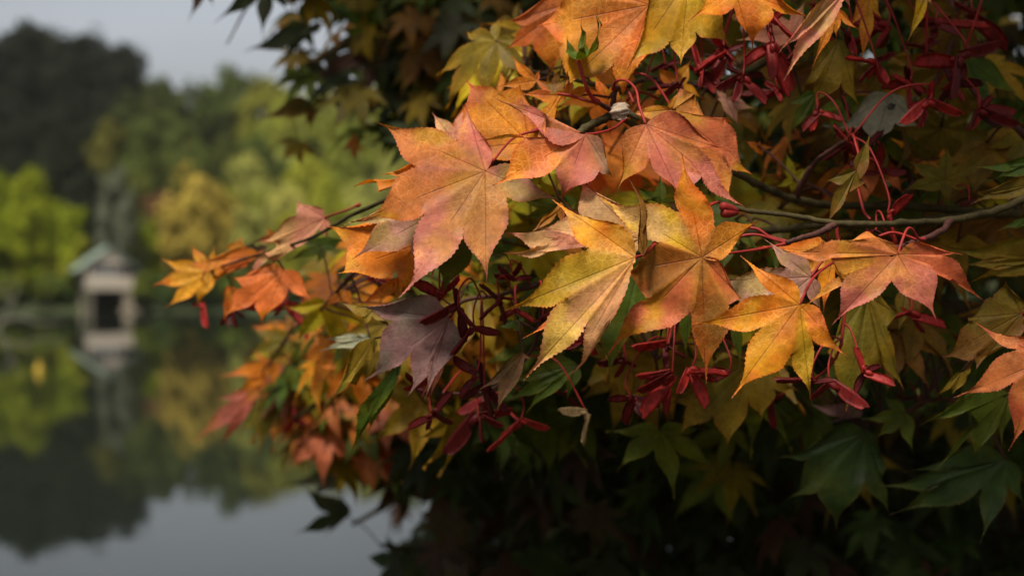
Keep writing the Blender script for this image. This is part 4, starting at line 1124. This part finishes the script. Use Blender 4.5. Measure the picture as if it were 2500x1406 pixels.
def low_edge(px, py, r):   # ragged outline of the lower dark mass against the lake
    lim = np.interp(py, [900, 1000, 1100, 1200, 1300, 1406, 1600], [1000, 900, 880, 960, 960, 920, 900])
    return px > lim + r.uniform(0, 120)
def top_edge(px, py, r):   # outline of the dark mass against sky and hill
    lim = np.interp(py, [-200, 0, 100, 200, 300, 400, 500], [700, 830, 870, 900, 960, 1120, 1350])
    return px > lim + r.uniform(0, 130)
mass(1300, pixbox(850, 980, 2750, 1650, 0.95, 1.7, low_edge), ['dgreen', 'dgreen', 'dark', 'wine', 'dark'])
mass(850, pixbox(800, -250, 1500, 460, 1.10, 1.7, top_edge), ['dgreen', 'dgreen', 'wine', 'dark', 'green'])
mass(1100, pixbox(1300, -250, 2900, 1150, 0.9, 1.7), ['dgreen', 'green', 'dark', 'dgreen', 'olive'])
mass(70, pixbox(640, 800, 1000, 1130, 0.98, 1.12, lambda x, y, r: x > np.interp(y, [800, 900, 1000, 1130], [720, 660, 640, 760])), ['coral', 'rust', 'brick', 'olive', 'green', 'rose'], (0.028, 0.038))
mass(150, pixbox(640, -80, 1280, 330, 1.02, 1.2, lambda x, y, r: x > np.interp(y, [-80, 0, 100, 200, 300, 330], [520, 640, 700, 720, 760, 860]) + r.uniform(0, 260)), ['dgreen', 'green', 'bronze', 'olive', 'dark'], (0.028, 0.038))
mass(120, pixbox(780, 560, 1200, 900, 0.82, 0.95, lambda x, y, r: x > np.interp(y, [560, 700, 900], [880, 800, 760])), ['green', 'lime', 'olive', 'amber', 'gold', 'rust'], (0.028, 0.036))
mass(170, pixbox(1000, 430, 1900, 900, 0.78, 0.95), ['lime', 'green', 'olive', 'gold', 'ochre'], (0.030, 0.040))  # bright palettes put the look of light into shaded gap leaves
mass(300, pixbox(1000, 700, 1800, 1100, 0.95, 1.5, low_edge), ['dgreen', 'green', 'dgreen'])
# crown leaves added mostly out of view to shade the lower and deeper leaves
def shade_crown(r):
    return Vector((r.uniform(-0.05, 1.7), r.uniform(0.5, 2.4), CAMZ + r.uniform(0.34, 1.1)))
def shade_left(r):  # unseen leaves added to shade the upper-left boughs
    y = r.uniform(0.6, 1.6)
    return Vector((r.uniform(-0.5, 0.02), y, CAMZ + r.uniform(max(0.3, 0.215 * y + 0.06), 0.95)))
mass(450, shade_left, ['dgreen', 'dark', 'wine'], (0.04, 0.055))
def shade_near(r):  # unseen leaves added overhead, keeping sun off the deeper leaves
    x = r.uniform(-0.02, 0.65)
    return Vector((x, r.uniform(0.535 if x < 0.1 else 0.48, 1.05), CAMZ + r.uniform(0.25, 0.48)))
mass(1100, shade_near, ['olive', 'green', 'rust', 'bronze'], (0.034, 0.046))
mass(2400, shade_crown, ['dgreen', 'green', 'olive', 'rust', 'bronze'], (0.04, 0.055))
def shade_skirt(r):  # unseen leaves added at the right to block low light
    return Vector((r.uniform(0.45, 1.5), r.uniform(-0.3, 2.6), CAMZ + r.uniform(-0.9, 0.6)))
mass(1500, shade_skirt, ['dgreen', 'dark', 'green'], (0.04, 0.055))
def back_s(r):
    return Vector((r.uniform(-0.1, 2.4), r.uniform(1.8, 3.2), CAMZ + r.uniform(-1.0, 0.35))) if True else None
def back_edge(r):
    for _ in range(30):
        p = back_s(r)
        px = 1250 + p.x / p.y * FPX; py = 655 - (p.z - CAMZ) / p.y * FPX
        if px > np.interp(py, [0, 300, 500, 700, 900, 1100, 1250, 1400], [1050, 1150, 1450, 1500, 1300, 1130, 1080, 1020]): return p
    return None
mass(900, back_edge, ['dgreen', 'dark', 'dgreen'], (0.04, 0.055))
fm = bpy.data.meshes.new('foliage')
fm.from_pydata(np.concatenate(fo_v).tolist(), [], fo_f)
fm.polygons.foreach_set('use_smooth', [True] * len(fo_f))
a_ = fm.uv_layers.new(name='flat'); b2_ = fm.uv_layers.new(name='lobe')
a_.data.foreach_set('uv', fo_uv1); b2_.data.foreach_set('uv', fo_uv2)
fm.color_attributes.new('Col', 'FLOAT_COLOR', 'POINT').data.foreach_set('color', np.concatenate(fo_c).ravel())
fm.materials.append(M['leaf']); fm.update()
fo = part('foliage', fm); fo['kind'] = 'stuff'; fo['label'] = 'dark green mass of leaves deep in the maple crown plus unseen leaves added for shade'

# ---- winged seeds
def seed_mesh(cx, cy, tips, d, rnd):
    """one pair of wings: nutlets at the centre, wings to the given pixel tips"""
    v, f = [], []
    C = P(cx, cy, d)
    for tp in tips:
        Tt = P(tp[0], tp[1], d + rnd.uniform(-0.006, 0.006))
        ax = Tt - C; Lw = ax.length
        if Lw < 1e-5: continue
        ux = ax / Lw
        view = C - Vector((0, 0, CAMZ)); view.normalize()
        wy = ux.cross(view).normalized()
        nz = wy.cross(ux)
        roll = rnd.uniform(-0.95, 0.95)
        wd = wy * math.cos(roll) + nz * math.sin(roll)
        nn = ux.cross(wd)
        sgn = rnd.choice((-1, 1))
        base = len(v)
        NA, NW = 12, 4
        th = 0.00016
        for side in (1, -1):
            for i in range(NA + 1):
                s = i / NA
                # straight thick leading edge, rounded trailing edge
                wl = 0.035 + 0.175 * math.sin(math.pi * min(1, max(0, (s - 0.08)) ** 0.8 * 0.93)) ** 0.8 if s < 0.985 else 0.08
                wu = 0.05 + 0.02 * math.sin(math.pi * s) if s < 0.985 else 0.01
                if i == NA: wl = 0.05; wu = 0.0
                curve = 0.10 * math.sin(math.pi * s) * sgn
                for q in range(NW + 1):
                    t = -wu + (wl + wu) * q / NW
                    p = C + ux * (Lw * (s - 0.02 * (q - NW / 2) * (1 if i == NA else 0))) + wd * (sgn * Lw * (t - 0.09 * (1 - s))) + nn * (Lw * 0.12 * math.sin(math.pi * s) * (0.5 - q / NW) + side * th * (1 + 4 * (1 - q / NW) ** 3))
                    p += nn * Lw * 0.008 * math.sin(q * 3 + s * 22)
                    v.append(p)
        g = (NA + 1) * (NW + 1)
        for sd_ in (0, 1):
            for i in range(NA):
                for q in range(NW):
                    a = base + sd_ * g + i * (NW + 1) + q
                    fq = (a, a + 1, a + NW + 2, a + NW + 1)
                    f.append(fq if sd_ == 0 else fq[::-1])
        for i in range(NA):
            for q in (0, NW):
                a = base + i * (NW + 1) + q
                f.append((a, a + NW + 1, a + g + NW + 1, a + g))
        # nutlet
        nb_ = len(v); cN = C + ux * Lw * 0.12
        for i in range(7):
            ph = math.pi * i / 6
            for k in range(8):
                th_ = math.pi * 2 * k / 8
                v.append(cN + ux * (math.cos(ph) * Lw * 0.15) + (wd * math.cos(th_) * 0.095 + nn * math.sin(th_) * 0.075) * (Lw * math.sin(ph)))
        for i in range(6):
            for k in range(8):
                f.append((nb_ + i * 8 + k, nb_ + i * 8 + (k + 1) % 8, nb_ + (i + 1) * 8 + (k + 1) % 8, nb_ + (i + 1) * 8 + k))
    return v, f
SEEDCOL = [(0.26, 0.012, 0.009), (0.17, 0.008, 0.006), (0.10, 0.006, 0.005), (0.36, 0.022, 0.016), (0.14, 0.008, 0.007)]
SEEDS = [
    ('i', (930, 330), [(660, 430), (1040, 460), (985, 562), (900, 180)], .592), ('i', (820, 240), [(600, 140), (855, 85), (740, 320), (940, 100)], .600),
    ('i', (1050, 480), [(1225, 505), (885, 660)], .598), ('i', (1230, 262), [(1092, 405), (1330, 262), (1270, 440), (1090, 160)], .604),
    ('i', (1060, 800), [(900, 680), (955, 960)], .602), ('i', (1120, 905), [(950, 972), (1182, 1105), (1290, 1060), (1070, 700)], .61),
    ('i', (740, 1080), [(580, 1190), (705, 1202), (890, 930), (900, 1150)], .64), ('i', (1080, 1110), [(1110, 1290), (830, 1365), (1320, 1050), (1260, 1170)], .65),
    ('i', (1380, 1140), [(1585, 1185), (1150, 1345), (1290, 1060), (1240, 1240)], .66), ('i', (1700, 950), [(1595, 920), (1790, 1030)], .65),
    ('i', (1330, 120), [(1190, 90), (1460, 110), (1220, 20), (1380, 0)], .62), ('i', (1350, 330), [(1470, 430), (1230, 420)], .612),
    ('i', (1540, 400), [(1470, 430), (1640, 330)], .60), ('i', (640, 880), [(550, 910), (740, 840), (560, 790), (720, 960)], .63),
    ('j', (910, 415), [(712, 455), (640, 545), (690, 745), (640, 430)], .600), ('j', (1060, 372), [(945, 565), (1335, 420), (1165, 672), (1240, 465)], .588),
    ('j', (590, 590), [(420, 610), (552, 795), (805, 662), (690, 742)], .61), ('j', (870, 195), [(728, 200), (610, 205), (860, 375), (1010, 290)], .612),
    ('j', (1970, 460), [(1698, 458), (2145, 466)], .575), ('j', (2110, 490), [(2402, 665), (1955, 605)], .58), ('j', (880, 520), [(868, 715), (780, 480)], .61),
    ('j', (560, 330), [(470, 440), (640, 360), (540, 250), (330, 330)], .62), ('j', (250, 160), [(150, 180), (330, 270), (190, 30), (30, 200)], .622),
    ('j', (1640, 620), [(1480, 640), (1700, 830), (1770, 560), (1560, 720)], .68), ('j', (1350, 400), [(1240, 470), (1180, 390)], .60),
    ('h', (310, 640), [(240, 470), (518, 732), (250, 785), (420, 600)], .585), ('h', (630, 245), [(458, 275), (865, 335), (722, 372), (560, 200)], .630),
    ('h', (1400, 310), [(1330, 330), (1480, 290)], .61), ('h', (1330, 830), [(1255, 840), (1400, 780)], .64),
    ('g', (940, 850), [(1145, 690), (1010, 1115)], .590), ('g', (690, 330), [(860, 415), (480, 100), (900, 140), (620, 450)], .63), ('g', (880, 490), [(700, 520), (1100, 500), (880, 250), (830, 440)], .655),
    ('g', (840, 1010), [(750, 1000), (900, 1020)], .585), ('g', (1640, 760), [(1560, 770), (1730, 720)], .65), ('g', (1750, 20), [(1620, 130), (2070, 80), (1900, -40), (1680, 0)], .64),
    ('o', (180, 520), [(-5, 600), (110, 700), (335, 715), (60, 560)], .600), ('o', (378, 300), [(365, 165), (380, 545), (495, 655), (330, 330)], .60), ('o', (370, 135), [(215, 60), (545, 275)], .598),
    ('o', (1090, 430), [(888, 400), (1135, 575), (985, 560), (1220, 360)], .615), ('o', (1460, 710), [(1258, 845), (1690, 780), (1310, 740), (1480, 560)], .606),
    ('o', (1680, 400), [(1945, 290), (1610, 680), (1345, 440), (1590, 440)], .612), ('o', (1800, 760), [(1725, 890), (2078, 850), (2050, 770), (1890, 660)], .62),
    ('o', (1180, 185), [(880, 150), (1100, 330), (880, 320), (1060, 90)], .64), ('o', (1500, 150), [(1345, 170), (1675, 245), (1870, 190), (1380, 100)], .63),
    ('o', (70, 350), [(0, 250), (135, 330), (100, 500), (20, 470)], .64), ('o', (1750, 100), [(1860, 150), (1630, 10), (1990, 340), (1830, 60)], .66), ('o', (1330, 560), [(1320, 740), (1200, 520), (1440, 640), (1130, 600)], .635),
    ('o', (1620, 560), [(1690, 700), (1540, 620), (1700, 480), (1560, 430)], .64), ('o', (1430, 330), [(1530, 380), (1290, 300), (1420, 460), (1500, 240)], .645), ('o', (900, 230), [(850, 180), (905, 330)], .62),
    ('o', (520, 390), [(450, 410), (600, 350), (480, 470), (610, 320)], .65), ('o', (420, 620), [(330, 560), (440, 700), (300, 680), (500, 640)], .64), ('o', (690, 760), [(590, 900), (700, 700)], .62), ('o', (900, 1000), [(810, 850), (1100, 1100), (880, 1130), (1000, 900)], .66),
    ('e', (1620, 330), [(1555, 225), (1440, 460), (1690, 390), (1560, 570)], .63), ('e', (1470, 460), [(1410, 270), (1480, 560), (1560, 600), (1400, 420)], .625), ('e', (1330, 540), [(1225, 615), (1380, 500)], .61), ('e', (1250, 420), [(1150, 460), (1340, 400), (1210, 540)], .64), ('e', (2200, 40), [(2160, 30), (2280, 70)], .62),
    ('f', (290, 585), [(315, 705), (240, 595)], .80), ('f', (435, 615), [(460, 705), (380, 690), (420, 700)], .80), ('f', (700, 590), [(640, 640), (740, 650), (480, 600)], .78), ('f', (790, 690), [(730, 620), (800, 760)], .78), ('f', (1150, 470), [(1100, 460), (1210, 480)], .66),
    ('f', (740, 1150), [(690, 1220), (800, 1180), (720, 1080)], .98), ('l', (1320, 70), [(1180, 130), (1420, 20), (1330, 160)], .70), ('m', (1680, 60), [(1620, 20), (1760, 60)], .72),
]
for (cc, c0, tps, d) in SEEDS:
    c = cv(cc, c0); tps = [cv(cc, t) for t in tps]
    if len(tps) % 2: tps.append((c[0] + random.uniform(-35, 35), c[1] + random.uniform(-20, 40)))
    if cc in 'oe' and d < 0.67:          # the smaller keys crowded round the same joint
        a_ = random.uniform(0, 6.28)
        for k in range(2):
            l_ = random.uniform(40, 68); an = a_ + k * random.uniform(1.3, 2.4)
            tps.append((c[0] + random.uniform(-25, 25) + math.cos(an) * l_, c[1] + 14 + math.sin(an) * l_ * 0.85))
    Cw = P(c[0], c[1], d + 0.002)
    e = near_twig(Cw + Vector((0, 0, 0.02)))
    hub = Cw + Vector((random.uniform(-.002, .002), 0.002, 0.008))
    pts = spline([Cw, hub, hub.lerp(e, 0.5) + Vector((0, 0, 0.2 * (hub - e).length)), e], 5)
    v, f = tube_data(pts, 0.00045, 5)
    cl_ = part('seed_cluster', wmesh('seed_cluster', v, f, M['stalk']))
    tan = (cc == 'i' and c0[0] == 1700)
    for k in range(0, len(tps), 2):
        rn = random.Random(int(c[0] * 7 + k))
        v, f = seed_mesh(c[0] + rn.uniform(-4, 4), c[1] + rn.uniform(-4, 4), tps[k:k + 2], d + 0.004 * (k // 2), rn)
        so = part('winged_seed', wmesh('winged_seed', v, f, M['seed']), cl_)
        so.color = (*random.choice(SEEDCOL), 1)
# one pair has dried to tan
cw = cv('j', (262, 715))
v, f = seed_mesh(cw[0], cw[1], [cv('j', (45, 690)), cv('j', (232, 952))], 0.625, random.Random(4))
Cw = P(cw[0], cw[1], .627); e = near_twig(Cw)
tv_, tf_ = tube_data(spline([Cw, Cw.lerp(e, .5) + Vector((0, 0, .01)), e], 5), 0.00045, 5)
cl_ = part('seed_cluster', wmesh('seed_cluster', tv_, tf_, M['stalk'])); cl_['label'] = 'pair of winged seeds dried to tan'
so = part('winged_seed', wmesh('winged_seed', v, f, M['seed']), cl_); so.color = (0.30, 0.20, 0.09, 1)

# ---- red buds at the end of the thin branch
for bx0, by0_, ex, ey in ((1800, 516, 1762, 503), (1800, 519, 1764, 521)):
    q = spline([P(bx0, by0_, .584), P((bx0 + ex) / 2, (by0_ + ey) / 2, .582), P(ex, ey, .580)], 5)
    v, f = tube_data(q, [0.0010 + 0.0010 * math.sin(math.pi * min(1, i / (len(q) - 1) * 0.75)) for i in range(len(q))], 8)
    part('bud', wmesh('bud', v, f, M['stalk']))
# extra bare red stalks
for cc, pp, d0, d1 in (('d', [(355, 215), (450, 160), (560, 150), (700, 190), (785, 212)], .574, .571), ('d', [(470, 100), (560, 110), (640, 160), (745, 190), (790, 205)], .576, .571),
                       ('d', [(1395, 160), (1480, 135), (1560, 150), (1655, 185)], .556, .558), ('e', [(1045, 665), (1010, 590), (960, 540)], .595, .60), ('g', [(685, 640), (715, 760), (740, 840), (790, 900)], .60, .59),
                       ('e', [(560, 605), (640, 615), (730, 645), (815, 665)], .60, .593), ('e', [(1210, 640), (1120, 600), (1060, 600), (1000, 650)], .62, .61), ('o', [(1820, 0), (1760, 190), (1705, 335)], .60, .61), ('o', [(1445, 0), (1440, 150), (1440, 380)], .62, .63)):
    q = [P(*cv(cc, x), d0 + (d1 - d0) * i / (len(pp) - 1)) for i, x in enumerate(pp)]
    q = spline(q, 6)
    v, f = tube_data(q, 0.0006, 7)
    part('leaf_stalk', wmesh('leaf_stalk', v, f, M['stalk']))

# ---- crumpled green leaf on its stalk, dry scraps on the twig
def crumpled(J, d, size, pal, seed, cup=1.9, label=None, tilt=(0.1, -0.2, 1)):
    pts, flat, E, F, U = generic_leaf(seed, True)
    m3 = frame(Vector((1, 0.3, 0.1)), Vector(tilt))
    Jw = P(J[0], J[1], d); o_ = []
    for p in pts:
        r_ = math.hypot(p[0], p[1]); th = math.atan2(p[1], p[0])
        ph = r_ * cup
        rad = math.sin(min(ph, 2.4)) / cup * (1 + 0.25 * noise.noise(Vector((p[0] * 3, p[1] * 3, seed)))); hh = (1 - math.cos(min(ph, 2.4))) / cup * 1.35
        n_ = Vector((noise.noise(Vector((p[0] * 4, p[1] * 4, seed + 2))), noise.noise(Vector((p[0] * 4, p[1] * 4, seed + 5))), noise.noise(Vector((p[0] * 4, p[1] * 4, seed + 8))))) * 0.13 * min(1, r_ * 2)
        q = Vector((rad * math.cos(th), rad * math.sin(th), hh)) + n_
        o_.append(Jw + m3 @ (q * size) - MLOC)
    o = part('crumpled_leaf', finish_leaf('crumpled_leaf', o_, flat, E, F, U, PAL[pal], seed))
    if label: o['label'] = label
    return o
cj = cv('e', (688, 384))
o = crumpled(cj, 0.588, 0.022, 'green', 311, 2.1, 'crumpled green leaf curled into a cup on a red stalk', (-0.25, -0.25, 1))
q = spline([P(*cv('e', x), dd) for x, dd in (((688, 388), .588), ((712, 470), .588), ((745, 570), .589), ((775, 625), .591), ((815, 660), .593))], 6)
v, f = tube_data(q, [0.0008 + 0.0007 * (i / (len(q) - 1)) ** 4 for i in range(len(q))], 8)
part('leaf_stalk', wmesh('leaf_stalk', v, f, M['stalk']), o)
crumpled(cv('e', (520, 590)), 0.592, 0.013, 'bronze', 313, 2.0, 'withered brown leaf curled behind the rose leaf', (0.4, -0.5, 0.8))
# dry papery scrap
dv, df = [], []
NA, NB_ = 14, 12
for i in range(NA + 1):
    for k in range(NB_):
        s = i / NA; a = 2 * math.pi * k / NB_
        r_ = 0.0017 + 0.0016 * math.sin(math.pi * (0.15 + 0.8 * s)) + 0.0011 * noise.noise(Vector((math.cos(a) * 1.6, math.sin(a) * 1.6, s * 5)))
        c = P(1519 - 16 * s * 0.6, 291 - 38 * s, 0.585)
        dv.append(c + Vector((math.cos(a) * r_ * 1.25, math.sin(a) * r_, math.sin(a + 1) * 0.0006 + 0.0008 * noise.noise(Vector((a, s * 6, 3))))))
for i in range(NA):
    for k in range(NB_): df.append((i * NB_ + k, i * NB_ + (k + 1) % NB_, (i + 1) * NB_ + (k + 1) % NB_, (i + 1) * NB_ + k))
df.append(tuple(range(NB_))); df.append(tuple(NA * NB_ + k for k in range(NB_)))
ow = part('withered_leaf', wmesh('withered_leaf', dv, df, M['dry'])); ow['label'] = 'dry papery brown scrap of leaf stuck at the twig joint'
q = spline([P(*cv('b', x), dd) for x, dd in (((1350, 295), .585), ((1395, 285), .583), ((1440, 310), .582), ((1455, 340), .582))], 5)
v, f = tube_data(q, [0.0006 + 0.0007 * math.sin(math.pi * i / (len(q) - 1)) for i in range(len(q))], 6)
part('withered_leaf', wmesh('withered_leaf', v, f, M['bark']))

# ---- beetle on the pale leaf
M['beetle'] = simple('beetle_shell', (0.018, 0.014, 0.012), 0.18, 400, 0.4, 0.2, 0.6, bdist=0.0003)
bc = P(*cv('o', (1192, 738)), 0.640)
be = link('beetle', None, None, None, bc)
be.rotation_euler = (R(70), R(-20), R(10)); be.scale = (0.8, 0.8, 0.8)
tag(be, 'tiny glossy dark beetle resting on the pale grey-green leaf', 'beetle')
def ell(c, s, nu=8, nv=12):
    v, f = [], []
    for i in range(nu + 1):
        p = math.pi * i / nu
        for k in range(nv):
            t_ = 2 * math.pi * k / nv
            v.append((c[0] + s[0] * math.cos(p), c[1] + s[1] * math.sin(p) * math.cos(t_), c[2] + s[2] * math.sin(p) * math.sin(t_)))
    for i in range(nu):
        for k in range(nv): f.append((i * nv + k, i * nv + (k + 1) % nv, (i + 1) * nv + (k + 1) % nv, (i + 1) * nv + k))
    return v, f
for s_ in (-1, 1):
    v, f = ell((0, s_ * 0.00065, 0.0008), (0.0022, 0.0011, 0.0012)); link('wing_case', mesh('wing_case', v, f, M['beetle']), be)
v, f = ell((0.0024, 0, 0.0007), (0.0008, 0.0009, 0.0007)); link('head', mesh('head', v, f, M['beetle']), be)
for k in range(6):
    s_ = -1 if k % 2 else 1; x_ = 0.0014 - 0.0012 * (k // 2)
    v, f = tube_data([(x_, s_ * 0.0010, 0.0005), (x_ + 0.0003, s_ * 0.0020, 0.0009), (x_ + 0.0005, s_ * 0.0027, -0.0002)], 0.00014, 5)
    link('leg', mesh('leg', v, f, M['beetle']), be)
